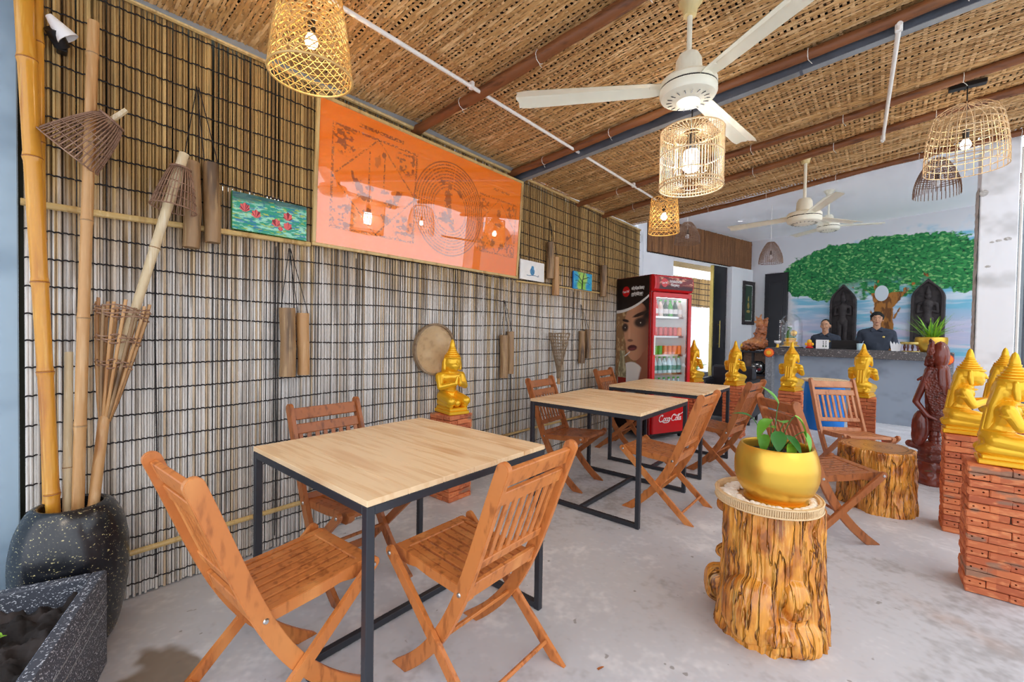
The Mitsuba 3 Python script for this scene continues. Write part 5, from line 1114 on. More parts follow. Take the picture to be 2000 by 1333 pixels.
part(k, 'front_edge', cat(box2((-0.034, 0, 0.075), (0.0, 0.03, 1.76)), box2((-0.034, FW - 0.03, 0.075), (0.0, FW, 1.76))), 'red_enamel', False, tw=TF)
a = np.linspace(-1, 1, 9); hp = Polygon([(-0.02, 1.765)] + [(0.055 * math.cos(t * 1.1) ** 0.5 if abs(t) < 1 else 0.02, 1.865 + 0.095 * t) for t in a] + [(-0.02, 1.96)])
hm = trimesh.creation.extrude_polygon(hp, FW, engine='earcut'); hm.vertices = np.c_[hm.vertices[:, 0], hm.vertices[:, 2], hm.vertices[:, 1]]; hm.invert()
part(k, 'header', hm, 'red_enamel', 30, tw=TF)
hx = np.array([0.055 * max(math.cos(t * 1.1), 0.1) ** 0.5 + 0.0015 for t in a[1:-1]]); hz = 1.865 + 0.095 * a[1:-1]
V = np.array([(x, y, z) for y in (0.03, FW - 0.01) for x, z in zip(hx, hz)]); n = len(hx); F = []
for i in range(n - 1): F += [(i, n + i, n + i + 1), (i, n + i + 1, i + 1)]
U = np.array([((0.0 if j == 0 else 1.0), (z - hz[0]) / (hz[-1] - hz[0])) for j in (0, 1) for z in hz]); part(k, 'header_print', trimesh.Trimesh(V, F, process=False), 'header_print', True, tw=TF, uv=U)
d = newkey(k + '__door')
b = 0.046
scene[d] = shape(cat(box2((0.002, 0.004, 0.47), (0.034, b, 1.755)), box2((0.002, FW - b, 0.47), (0.034, FW - 0.004, 1.755)), box2((0.002, b, 1.70), (0.034, FW - b, 1.755)), box2((0.002, b, 0.47), (0.034, FW - b, 0.515))), 'red_enamel', False, TF)
part(d, 'glass_pane', box2((0.018, b, 0.515), (0.0185, FW - b, 1.70), 0.0001), 'glass', False, tw=TF, label='clear glass')
part(d, 'gasket', cat(box2((0.008, FW - b - 0.012, 0.515), (0.016, FW - b, 1.70)), box2((0.008, b, 0.515), (0.016, b + 0.008, 1.70))), 'black_plastic', False, tw=TF)
part(d, 'handle', box2((0.034, 0.012, 1.02), (0.052, 0.032, 1.25), 0.006), 'white_print', False, tw=TF, label='white grip')
part(k, 'grille_panel', box2((-0.034, 0.03, 0.085), (0.030, FW, 0.455), 0.012), 'red_enamel', 30, tw=TF)
part(k, 'base', box2((-FD + 0.02, 0.02, 0.045), (-0.02, FW - 0.02, 0.08)), 'black_plastic', False, tw=TF)
for x in (-FD + 0.06, -0.06):
    for y in (0.06, FW - 0.06): part(k, 'caster', xf(lathe([(0.0, -0.012), (0.024, -0.012), (0.024, 0.012), (0.0, 0.012)], 14), (x, y, 0.024), rx=90), 'black_plastic', 30, tw=TF)
SHELF = (0.52, 0.775, 1.00, 1.225, 1.46)
for z in SHELF: part(k, 'shelf', cat(*[cyl((-0.05, y, z), (-FD + 0.03, y, z), 0.0025, 4) for y in np.linspace(0.045, FW - 0.045, 12)], cyl((-0.05, 0.04, z), (-0.05, FW - 0.04, z), 0.004, 5), box2((-0.05, 0.04, z - 0.004), (-0.046, FW - 0.04, z + 0.022))), 'chrome', False, tw=TF)
# lettering
def arc(cx, cy, rx, ry, a0, a1, n=24):
    t = np.radians(np.linspace(a0, a1, n)); return np.c_[cx + rx * np.cos(t), cy + ry * np.sin(t)]
def cola_script():
    L = []
    def C(x, s): L.append(np.vstack([arc(x + 0.62, 0.86, 0.12, 0.13, -60, 170, 14), arc(x + 0.55, 0.48, 0.46, 0.50, 75, 320)]) if s else np.vstack([[(x + 0.80, 0.70)], arc(x + 0.55, 0.48, 0.46, 0.50, 50, 325)]))
    def o(x): L.append(arc(x + 0.2, 0.26, 0.17, 0.25, 0, 360))
    def c(x): L.append(arc(x + 0.2, 0.26, 0.17, 0.25, 45, 330))
    def al(x): L.append(arc(x + 0.2, 0.26, 0.17, 0.25, 0, 360)); L.append(np.array([(x + 0.39, 0.50), (x + 0.37, 0.12), (x + 0.43, 0.02), (x + 0.54, 0.10)]))
    C(0, True); o(1.05); c(1.50); al(1.92); L.append(np.array([(2.46, 0.30), (2.66, 0.33)])); C(2.65, True); o(3.62)
    L.append(np.array([(4.08, 0.30), (4.26, 0.75), (4.22, 1.0), (4.12, 0.9), (4.10, 0.2), (4.18, 0.02), (4.32, 0.12)])); al(4.36)
    L.append(bez([(0.85, 0.12), (1.1, -0.35), (1.7, -0.3), (2.3, -0.16), (2.4, -0.1)], 14)); L.append(bez([(3.3, 0.92), (3.7, 0.6), (4.3, 0.75), (4.75, 1.05), (4.95, 1.15)], 14))
    g = unary_union([LineString(l).buffer(0.068, quad_segs=3) for l in L])
    g = affinity.skew(g, xs=16, origin=(0, 0)); x0, y0, x1, y1 = g.bounds
    return affinity.scale(affinity.translate(g, -(x0 + x1) / 2, -(y0 + y1) / 2), 1 / (x1 - x0), 1 / (x1 - x0), origin=(0, 0))
COLA = cola_script()
FRONT = np.array([[0, 0, 1, 0], [1, 0, 0, 0], [0, 1, 0, 0], [0, 0, 0, 1.0]]); SIDE = np.array([[1, 0, 0, 0], [0, 0, -1, 0], [0, 1, 0, 0], [0, 0, 0, 1.0]])
def decal(g, scale_, frame, t, h=0.0012):
    m = prism(affinity.scale(g, scale_, scale_, origin=(0, 0)), h); m.apply_transform(frame); m.apply_translation(t); return m
def squiggle(nch, seed, hgt=1.0):
    r = np.random.default_rng(seed); L = []
    for i in range(nch):
        x = i * 0.72; q = r.random()
        L.append(np.vstack([[(x, 0.0)], [(x, 0.72)], arc(x + 0.26, 0.72, 0.26, 0.26, 180, 0, 8), [(x + 0.52, 0.0 if q > 0.4 else 0.25)]]))
        if q > 0.55: L.append(arc(x + 0.3, 1.22, 0.16, 0.10, 0, 300, 8))
        if q < 0.35: L.append(np.array([(x + 0.1, -0.15), (x + 0.25, -0.36), (x + 0.45, -0.2)]))
        if 0.3 < q < 0.7: L.append(arc(x + 0.18, 0.30, 0.10, 0.10, 0, 360, 9))
    return affinity.scale(unary_union([LineString(l).buffer(0.085, quad_segs=2) for l in L]), 1, hgt, origin=(0, 0))
part(k, 'logo_disc', decal(Point(0, 0).buffer(0.066, quad_segs=12), 1, SIDE, (-0.425, -0.0015, 1.79)), 'red_enamel', False, tw=TF, label='round red logo')
part(k, 'logo_script', decal(COLA, 0.125, SIDE, (-0.425, -0.003, 1.79)), 'white_print', False, tw=TF, label='Coca-Cola script lettering')
part(k, 'script_line', decal(squiggle(10, 1), 0.030, SIDE, (-0.325, -0.0015, 1.805)), 'white_print', False, tw=TF, label='white Khmer-style script line')
part(k, 'script_line', decal(squiggle(9, 2), 0.030, SIDE, (-0.325, -0.0015, 1.735)), 'white_print', False, tw=TF)
part(k, 'logo_script', decal(COLA, 0.40, FRONT, (0.0302, 0.33, 0.265)), 'white_print', False, tw=TF, label='large Coca-Cola script lettering')
part(k, 'logo_disc', decal(Point(0, 0).buffer(0.052, quad_segs=10), 1, FRONT, (0.0555, 0.15, 1.868)), 'red_enamel', False, tw=TF)
part(k, 'logo_script', decal(COLA, 0.095, FRONT, (0.0570, 0.15, 1.868)), 'white_print', False, tw=TF)
part(k, 'script_line', decal(squiggle(13, 4), 0.022, FRONT, (0.0570, 0.23, 1.875)), 'white_print', False, tw=TF)
part(k, 'script_line', decal(squiggle(9, 5), 0.022, FRONT, (0.0570, 0.25, 1.835)), 'white_print', False, tw=TF)
part(k, 'script_line', decal(squiggle(11, 6), 0.028, SIDE, (-0.36, -0.0015, 0.22)), 'red_enamel', False, tw=TF)
# drinks
mat('can_red', lin(206, 44, 30), 0.3, metallic=0.2); mat('can_orange', lin(240, 120, 30), 0.3); mat('can_green', lin(60, 170, 50), 0.3); mat('can_pale', lin(226, 214, 200), 0.35)
mat('water_blue', lin(190, 222, 228), 0.2); mat('label_teal', lin(70, 150, 140), 0.4); mat('can_dark', lin(40, 70, 50), 0.35)
canp = ply(lathe([(0.0, 0.0), (0.022, 0.0), (0.029, 0.008), (0.029, 0.112), (0.024, 0.122), (0.0, 0.121)], 14), None, 30); cant = ply(lathe([(0.024, 0.1215), (0.022, 0.124), (0.0, 0.1235)], 12), None, 30)
botp = ply(lathe([(0.0, 0.0), (0.028, 0.0), (0.031, 0.01), (0.031, 0.12), (0.026, 0.15), (0.012, 0.182), (0.0115, 0.20), (0.0, 0.20)], 14), None, 30); botl = ply(lathe([(0.0315, 0.05), (0.0320, 0.052), (0.0320, 0.105), (0.0315, 0.107)], 14), None, 30); botc = ply(lathe([(0.0145, 0.198), (0.0145, 0.215), (0.0, 0.216)], 10), None, 30)
ROWS = [(4, 'bottle', ['can_pale', 'can_red', 'can_pale', 'can_dark', 'can_green', 'can_dark', 'can_pale'], 'top'), (3, 'can', ['can_red'] * 6 + ['can_orange'], 'second'), (2, 'can', ['can_green'] * 3 + ['can_orange'] * 4, 'third'), (1, 'bottle', ['can_green', 'water_blue', 'water_blue', 'water_blue', 'water_blue', 'water_blue', 'water_blue'], 'fourth'), (0, 'bottle', ['water_blue'] * 7, 'lowest')]
CN = {'can_red': 'red', 'can_orange': 'orange', 'can_green': 'green', 'can_pale': 'pale', 'can_dark': 'dark green', 'water_blue': 'clear'}
for si, kind_, cols, nm in ROWS:
    for i, c in enumerate(cols):
        y = 0.075 + i * (FW - 0.15) / 6; M = TF @ tr(-0.085, y, SHELF[si] + 0.0045)
        if kind_ == 'can':
            q = thing('drink_can', f'{CN[c]} drink can on the {nm} shelf of the fridge', 'can', f'{CN[c]} cans on the {nm} fridge shelf'); part(q, 'body', canp, c, tw=M); part(q, 'lid', cant, 'chrome', tw=M)
        else:
            q = thing('drink_bottle', f'{CN[c]} drink bottle on the {nm} shelf of the fridge', 'bottle', f'{CN[c]} bottles on the {nm} fridge shelf'); part(q, 'body', botp, c, tw=M); part(q, 'label', botl, 'label_teal' if c == 'water_blue' else 'white_print', tw=M); part(q, 'cap', botc, 'can_green' if c != 'can_red' else 'red_enamel', tw=M)
# ---------------------------------------------------------------- counter and what stands on it
TK = tr(1.14, 8.45, 0, -5.6); KZ = 1.075; KL = 2.26
k = thing('counter', 'long grey terrazzo and concrete reception counter', 'counter')
part(k, 'worktop', box2((0, 0, KZ - 0.125), (KL, 0.42, KZ), 0.006), 'counter_top', False, tw=TK, label='speckled dark terrazzo slab')
part(k, 'leg', box2((0.0, 0.0, 0), (0.115, 0.42, KZ - 0.125), 0.006), 'counter_leg', False, tw=TK); part(k, 'leg', box2((KL - 0.12, 0.0, 0), (KL, 0.42, KZ - 0.125), 0.006), 'counter_leg', False, tw=TK)
part(k, 'front_panel', box2((0.115, 0.12, 0), (KL - 0.12, 0.20, KZ - 0.125), 0.002), 'counter_panel', False, tw=TK, label='smooth grey concrete panel')
def flower(label, x, y, z, r, frame=None):
    k = thing('flower_garland', label, 'flower'); rg = np.random.default_rng(int(x * 50))
    for j, (n, rr, m, h) in enumerate(((12, 1.0, 'red_flower', 0.0), (12, 0.85, 'orange_flower', 0.3), (9, 0.58, 'orange_flower', 0.5), (6, 0.3, 'yellow_flower', 0.65))):
        for i in range(n):
            t = 2 * PI * (i + 0.5 * j) / n
            part(k, 'petal', sph((x + r * rr * 0.75 * math.cos(t), y - 0.02 - 0.035 * h, z + r * rr * 0.75 * math.sin(t)), r * 0.30, 6, (1, 0.55, 1)), m, True)
    return k
flower('orange flower rosette on the left end of the counter', 1.20, 8.43, 0.985, 0.075)
flower('orange flower rosette on the right end of the counter, beside the carved wooden figure', 3.31, 8.22, 0.985, 0.075)
# shelf unit left of the counter
k = thing('shelf_unit', 'black open shelf unit left of the counter', 'shelf')
for z in (0.97, 0.57, 0.12): part(k, 'board', box2((0.64, 8.46, z), (1.135, 8.95, z + 0.03), 0.008), 'black_paint', False)
part(k, 'side', box2((0.64, 8.92, 0.0), (1.13, 8.95, 0.97)), 'wicker_brown', False); part(k, 'post', box2((0.90, 8.60, 0.15), (0.94, 8.64, 0.97)), 'black_paint', False); part(k, 'post', box2((0.66, 8.88, 0.0), (0.70, 8.92, 0.97)), 'black_paint', False)
k = thing('painted_vase', 'round black and white painted vase on the shelf left of the counter', 'vase')
part(k, 'body', lathe([(0.0, 0.0), (0.05, 0.0), (0.09, 0.04), (0.115, 0.11), (0.105, 0.17), (0.06, 0.215), (0.05, 0.225), (0.045, 0.215)], 28, (1.02, 8.55, 0.601)), 'black_speckle', True)
for (dx, dz, r, m) in ((-0.05, 0.12, 0.032, 'white_print'), (0.0, 0.16, 0.028, 'white_print'), (0.03, 0.09, 0.035, 'dark_red'), (0.05, 0.15, 0.022, 'white_print'), (-0.02, 0.06, 0.026, 'white_print'), (-0.02, 0.115, 0.02, 'dark_red')):
    part(k, 'painted_spot', sph((1.02 + dx, 8.55 - 0.108 + 0.9 * (dx * dx + (dz - 0.11) ** 2) / 0.12 * 0.5, 0.601 + dz), r, 8, (1, 0.25, 0.8)), m, True)
k = thing('root_carving', 'gnarled brown root carving on the black shelf beside the glass dome', 'carving')
base = noisy(blob([msph((0.90, 8.68, 1.10), (0.19, 0.12, 0.10)), msph((0.98, 8.68, 1.13), (0.16, 0.12, 0.12)), msph((0.80, 8.66, 1.06), (0.10, 0.09, 0.055)), bone((1.0, 8.68, 1.15), 0.10, (1.03, 8.68, 1.42), 0.07), bone((1.03, 8.68, 1.4), 0.07, (0.99, 8.66, 1.55), 0.045), bone((1.06, 8.68, 1.25), 0.05, (1.10, 8.68, 1.56), 0.035), bone((0.99, 8.67, 1.5), 0.03, (0.91, 8.65, 1.53), 0.008), bone((1.0, 8.67, 1.54), 0.03, (1.03, 8.66, 1.64), 0.006), bone((1.0, 8.67, 1.5), 0.03, (0.95, 8.66, 1.60), 0.006), bone((1.0, 8.67, 1.35), 0.04, (0.93, 8.62, 1.30), 0.02), bone((0.95, 8.6, 1.12), 0.05, (1.08, 8.58, 1.10), 0.05)], 0.010, 1), 0.034, 22, 3)
base.vertices[:, 2] = np.maximum(base.vertices[:, 2], 1.0005)
part(k, 'body', base, 'root_wood', True); part(k, 'gold_tip', noisy(sph((0.735, 8.64, 1.065), 0.045, 10, (0.7, 0.7, 1.4)), 0.008, 40, 1), 'gold_paint', True)
k = thing('glass_dome', 'clear glass dome with a starry back over a green and gold ornament on the counter', 'glass dome'); DX, DY = 1.48, 8.60
part(k, 'glass', lathe([(0.165, KZ + 0.02), (0.165, KZ + 0.36), (0.155, KZ + 0.43), (0.125, KZ + 0.50), (0.07, KZ + 0.55), (0.0, KZ + 0.565)], 40, (DX, DY, 0)), 'glass', True)
part(k, 'base', lathe([(0.0, KZ), (0.185, KZ), (0.185, KZ + 0.015), (0.17, KZ + 0.02), (0.0, KZ + 0.02)], 40, (DX, DY, 0)), 'black_paint', 30)
part(k, 'rim', tube(np.c_[DX + 0.166 * np.cos(np.linspace(0, 2 * PI, 41)[:-1]), DY + 0.166 * np.sin(np.linspace(0, 2 * PI, 41)[:-1]), np.full(40, KZ + 0.022)], 0.004, 6, closed=True), 'white_print', True)
rg = np.random.default_rng(9)
for i in range(16): a_ = 1.9 + 1.6 * rg.random(); part(k, 'star', sph((DX + 0.160 * math.cos(a_), DY + 0.160 * math.sin(a_), KZ + 0.1 + 0.36 * rg.random()), 0.006 + 0.004 * rg.random(), 6), 'white_print', True)
k = thing('ornament', 'green peacock and gold ornament on a tiered gold stand under the glass dome', 'ornament')
part(k, 'stand', lathe([(0.0, 0.0), (0.12, 0.0), (0.12, 0.02), (0.09, 0.03), (0.10, 0.06), (0.10, 0.08), (0.07, 0.09), (0.085, 0.12), (0.085, 0.14), (0.0, 0.15)], 28, (DX, DY, KZ + 0.021)), 'gold_paint', 30)
part(k, 'bird', blob([bone((DX - 0.04, DY, KZ + 0.19), 0.035, (DX - 0.03, DY, KZ + 0.27), 0.022), bone((DX - 0.03, DY, KZ + 0.27), 0.02, (DX + 0.0, DY, KZ + 0.33), 0.016), bone((DX, DY, KZ + 0.33), 0.014, (DX - 0.045, DY - 0.01, KZ + 0.345), 0.006), bone((DX - 0.05, DY, KZ + 0.19), 0.03, (DX + 0.05, DY, KZ + 0.20), 0.03)], 0.009, 3), 'leaf_dark', True)
part(k, 'gold_disc', sph((DX + 0.045, DY - 0.02, KZ + 0.245), 0.05, 12, (1, 0.5, 1)), 'gold_pot', True)
k = thing('offering_cup', 'small white and gold footed cup at the front of the counter by the dome', 'cup')
part(k, 'bowl', lathe([(0.0, 0.055), (0.02, 0.06), (0.05, 0.085), (0.055, 0.115), (0.0, 0.118)], 20, (1.31, 8.50, KZ)), 'white_print', 30); part(k, 'foot', lathe([(0.0, 0.0), (0.03, 0.0), (0.018, 0.03), (0.02, 0.058), (0.0, 0.058)], 16, (1.31, 8.50, KZ)), 'gold_paint', 30)
k = thing('lucky_figure', 'little round orange and red figure left of the white card box', 'figurine')
part(k, 'cushion', sph((1.755, 8.50, KZ + 0.018), 0.055, 10, (1, 0.8, 0.34)), 'red_flower', True); part(k, 'body', sph((1.755, 8.50, KZ + 0.065), 0.042, 12, (1, 0.9, 0.9)), 'orange_flower', True); part(k, 'head', sph((1.755, 8.495, KZ + 0.112), 0.034, 12), 'yellow_flower', True)
for s in (-1, 1): part(k, 'arm', sph((1.755 + s * 0.045, 8.485, KZ + 0.07), 0.017, 8, (1, 1, 1.5)), 'yellow_flower', True)
k = thing('card_box', 'white box printed with dark little shapes on the counter', 'box'); part(k, 'box', box2((1.84, 8.50, KZ), (2.01, 8.53, KZ + 0.145)), 'white_print', False)
for dx in (0.09, 0.125): part(k, 'print', box2((1.84 + dx, 8.4985, KZ + 0.03), (1.84 + dx + 0.018, 8.4995, KZ + 0.055), 0.0003), 'can_dark', False); part(k, 'print', box2((1.84 + dx + 0.005, 8.4985, KZ + 0.06), (1.84 + dx + 0.012, 8.4995, KZ + 0.13), 0.0003), 'black_plastic', False)
k = thing('laptop', 'black laptop on the counter in front of the two people', 'laptop')
part(k, 'screen', xf(box2((2.04, 0, 0), (2.38, 0.012, 0.13)), (0, 8.55, KZ + 0.012), rx=8), 'black_plastic', False); part(k, 'keyboard', box2((2.04, 8.56, KZ), (2.38, 8.76, KZ + 0.014)), 'black_plastic', False)
k = thing('water_glass', 'short clear glass of water on the counter left of the man', 'glass'); part(k, 'glass', lathe([(0.0, 0.0), (0.04, 0.0), (0.045, 0.10), (0.041, 0.10), (0.037, 0.008), (0.0, 0.008)], 20, (2.40, 8.46, KZ)), 'water_blue', 30)
part(k, 'straw', cyl((2.40, 8.46, KZ + 0.02), (2.44, 8.46, KZ + 0.14), 0.003, 6), 'white_print', True)
k = thing('napkin_holder', 'white folded napkins standing on the counter right of the man', 'napkins')
for i in range(4): part(k, 'napkin', xf(prism(Polygon([(-0.018, 0), (0.018, 0), (0.016, 0.10), (0.0, 0.15 - 0.012 * i), (-0.012, 0.11)]), 0.004), (2.775 + 0.018 * i, 8.38 - 0.004 * i, KZ + 0.002), rx=90, ry=-12 + 8 * i), 'white_print', False)
part(k, 'stand', box2((2.755, 8.355, KZ), (2.85, 8.40, KZ + 0.006)), 'white_print', False)
k = thing('footed_tray', 'round gold tray on dark turned legs on the counter', 'tray')
part(k, 'top', lathe([(0.0, 0.10), (0.125, 0.10), (0.135, 0.115), (0.135, 0.135), (0.12, 0.138), (0.0, 0.13)], 32, (2.985, 8.38, KZ)), 'brass', 30)
for i in range(5): t = 2 * PI * i / 5 + 0.3; part(k, 'leg', lathe([(0.0, 0), (0.012, 0.0), (0.009, 0.03), (0.016, 0.055), (0.010, 0.10), (0.0, 0.10)], 10, (2.985 + 0.09 * math.cos(t), 8.38 + 0.09 * math.sin(t), KZ)), 'mahogany', 30)
part(k, 'base', lathe([(0.0, 0.0), (0.12, 0.0), (0.12, 0.008), (0.0, 0.008)], 28, (2.985, 8.38, KZ - 0.0)), 'brass', 30)
k = thing('gold_bowl', 'gold bowl planter with spiky green leaves at the right end of the counter', 'planter'); BX, BY = 3.17, 8.36
part(k, 'bowl', lathe([(0.0, 0.0), (0.09, 0.0), (0.13, 0.04), (0.165, 0.11), (0.172, 0.17), (0.165, 0.205), (0.155, 0.21), (0.15, 0.19), (0.0, 0.185)], 44, (BX, BY, KZ)), 'gold_pot', True)
k = thing('spiky_plant', 'spiky bright green plant growing in the gold bowl on the counter', 'plant'); rg = np.random.default_rng(4)
def blade_leaf(L, W, lift, droop, n=7):
    t = np.linspace(0, 1, n); w = W * np.sqrt(np.clip(1 - t, 0, 1)) * (0.6 + 0.8 * t * (1 - t)); y = L * t * (0.35 + 0.65 * np.cos(lift) + droop * t * 0.3); z = L * np.sin(lift) * t - droop * L * t ** 2
    V = np.concatenate([np.c_[-w, y, z], np.c_[w, y, z + 0.001]]); F = []
    for i in range(n - 1): F += [(i, n + i, n + i + 1), (i, n + i + 1, i + 1)]
    return trimesh.Trimesh(V, F, process=False)
BV = [ply(blade_leaf(0.34, 0.011, l, d_), None, True) for l, d_ in ((1.2, 0.2), (0.95, 0.3), (0.7, 0.3), (1.35, 0.15))]
for i in range(80):
    M = tr(BX + rg.normal(0, 0.03), BY + rg.normal(0, 0.03), KZ + 0.185, float(rg.random() * 360)); part(k, 'leaf', BV[i % 4], 'leaf_bright' if i % 3 else 'leaf', tw=M @ T().scale(0.75 + 0.5 * float(rg.random())))
# ---------------------------------------------------------------- stone reliefs on the mural
def relief(label, u0, u1, z0, z1):
    k = thing('stone_relief', label, 'stone relief', None); w = u1 - u0; c = (u0 + u1) / 2; h = z1 - z0; zs = z0 + h * 0.70
    arch = lambda m: Polygon([(u0 + m, z0 + m), (u1 - m, z0 + m), (u1 - m, zs)] + [tuple(q) for q in bez([(u1 - m, zs), (u1 - m, zs + h * 0.13), (c + w * 0.16, z1 - h * 0.09), (c, z1 - m * 1.4)], 10)] + [tuple(q) for q in bez([(c, z1 - m * 1.4), (c - w * 0.16, z1 - h * 0.09), (u0 + m, zs + h * 0.13), (u0 + m, zs)], 10)])
    R = np.array([[1, 0, 0, 0], [0, 0, -1, 0], [0, 1, 0, 0], [0, 0, 0, 1.0]])
    sl = prism(arch(0).buffer(0), 0.03); sl.apply_transform(R); part(k, 'slab', sl, 'stone_dark', False, tw=TB)
    fr_ = prism(arch(0).buffer(0).difference(arch(0.035).buffer(0)), 0.075); fr_.apply_transform(R); part(k, 'border', fr_, 'stone_dark', False, tw=TB)
    S = h / 1.09; Q = lambda x, z: (c + x * S, -0.035, z0 + z * S)
    ms = [msph(Q(0, 0.80), (0.048 * S, 0.035, 0.06 * S)), bone(Q(0, 0.85), 0.045 * S, Q(0, 0.96), 0.015 * S), bone(Q(-0.09, 0.68), 0.035 * S, Q(0.09, 0.68), 0.035 * S), bone(Q(0, 0.68), 0.075 * S, Q(0, 0.50), 0.05 * S), bone(Q(0, 0.48), 0.06 * S, Q(0, 0.40), 0.065 * S)]
    for s in (-1, 1): ms += [bone(Q(s * 0.11, 0.67), 0.03 * S, Q(s * 0.125, 0.53), 0.024 * S), bone(Q(s * 0.125, 0.53), 0.024 * S, Q(s * 0.025, 0.56), 0.02 * S), bone(Q(s * 0.04, 0.42), 0.05 * S, Q(s * 0.045, 0.10), 0.033 * S), bone(Q(s * 0.045, 0.08), 0.03 * S, Q(s * 0.07, 0.07), 0.022 * S)]
    part(k, 'figure', blob(ms, 0.018, 3), 'stone_dark', True, tw=TB, label='carved standing figure')
    part(k, 'ledge', box2((u0 + 0.03, -0.08, z0 + 0.03), (u1 - 0.03, -0.02, z0 + 0.075)), 'stone_dark', False, tw=TB)
relief('dark stone relief of a standing figure behind the woman at the counter', 1.512, 1.905, 1.14, 2.235)
relief('dark stone relief of a standing figure behind the gold bowl plant', 2.655, 3.058, 1.17, 2.235)
k = thing('framed_picture', 'narrow dark framed picture of a small golden figure on the white pier', 'framed picture')
y0, y1, z0, z1 = -0.505, -0.045, 1.50, 2.41; X0 = 0.1005
for lo, hi in (((X0, y0, z0), (X0 + 0.035, y1, z0 + 0.075)), ((X0, y0, z1 - 0.075), (X0 + 0.035, y1, z1)), ((X0, y0, z0 + 0.075), (X0 + 0.035, y0 + 0.075, z1 - 0.075)), ((X0, y1 - 0.075, z0 + 0.075), (X0 + 0.035, y1, z1 - 0.075))): part(k, 'frame_bar', box2(lo, hi, 0.008), 'stone_dark', False, tw=TB)
part(k, 'gilt_edge', box2((X0 + 0.004, y1 - 0.004, z0), (X0 + 0.030, y1 + 0.004, z1)), 'brass', False, tw=TB); part(k, 'mount', box2((X0, y0 + 0.07, z0 + 0.07), (X0 + 0.012, y1 - 0.07, z1 - 0.07)), 'white_print', False, tw=TB)
part(k, 'picture', box2((X0 + 0.002, y0 + 0.088, z0 + 0.088), (X0 + 0.014, y1 - 0.088, z1 - 0.088)), 'can_dark', False, tw=TB)
yc = (y0 + y1) / 2; part(k, 'figure', blob([msph((X0 + 0.012, yc, 2.03), (0.008, 0.028, 0.045)), msph((X0 + 0.012, yc, 1.90), (0.008, 0.045, 0.08)), msph((X0 + 0.012, yc, 1.78), (0.008, 0.085, 0.035)), msph((X0 + 0.012, yc, 2.08), (0.006, 0.010, 0.03))], 0.02, 1), 'brass', True, tw=TB)
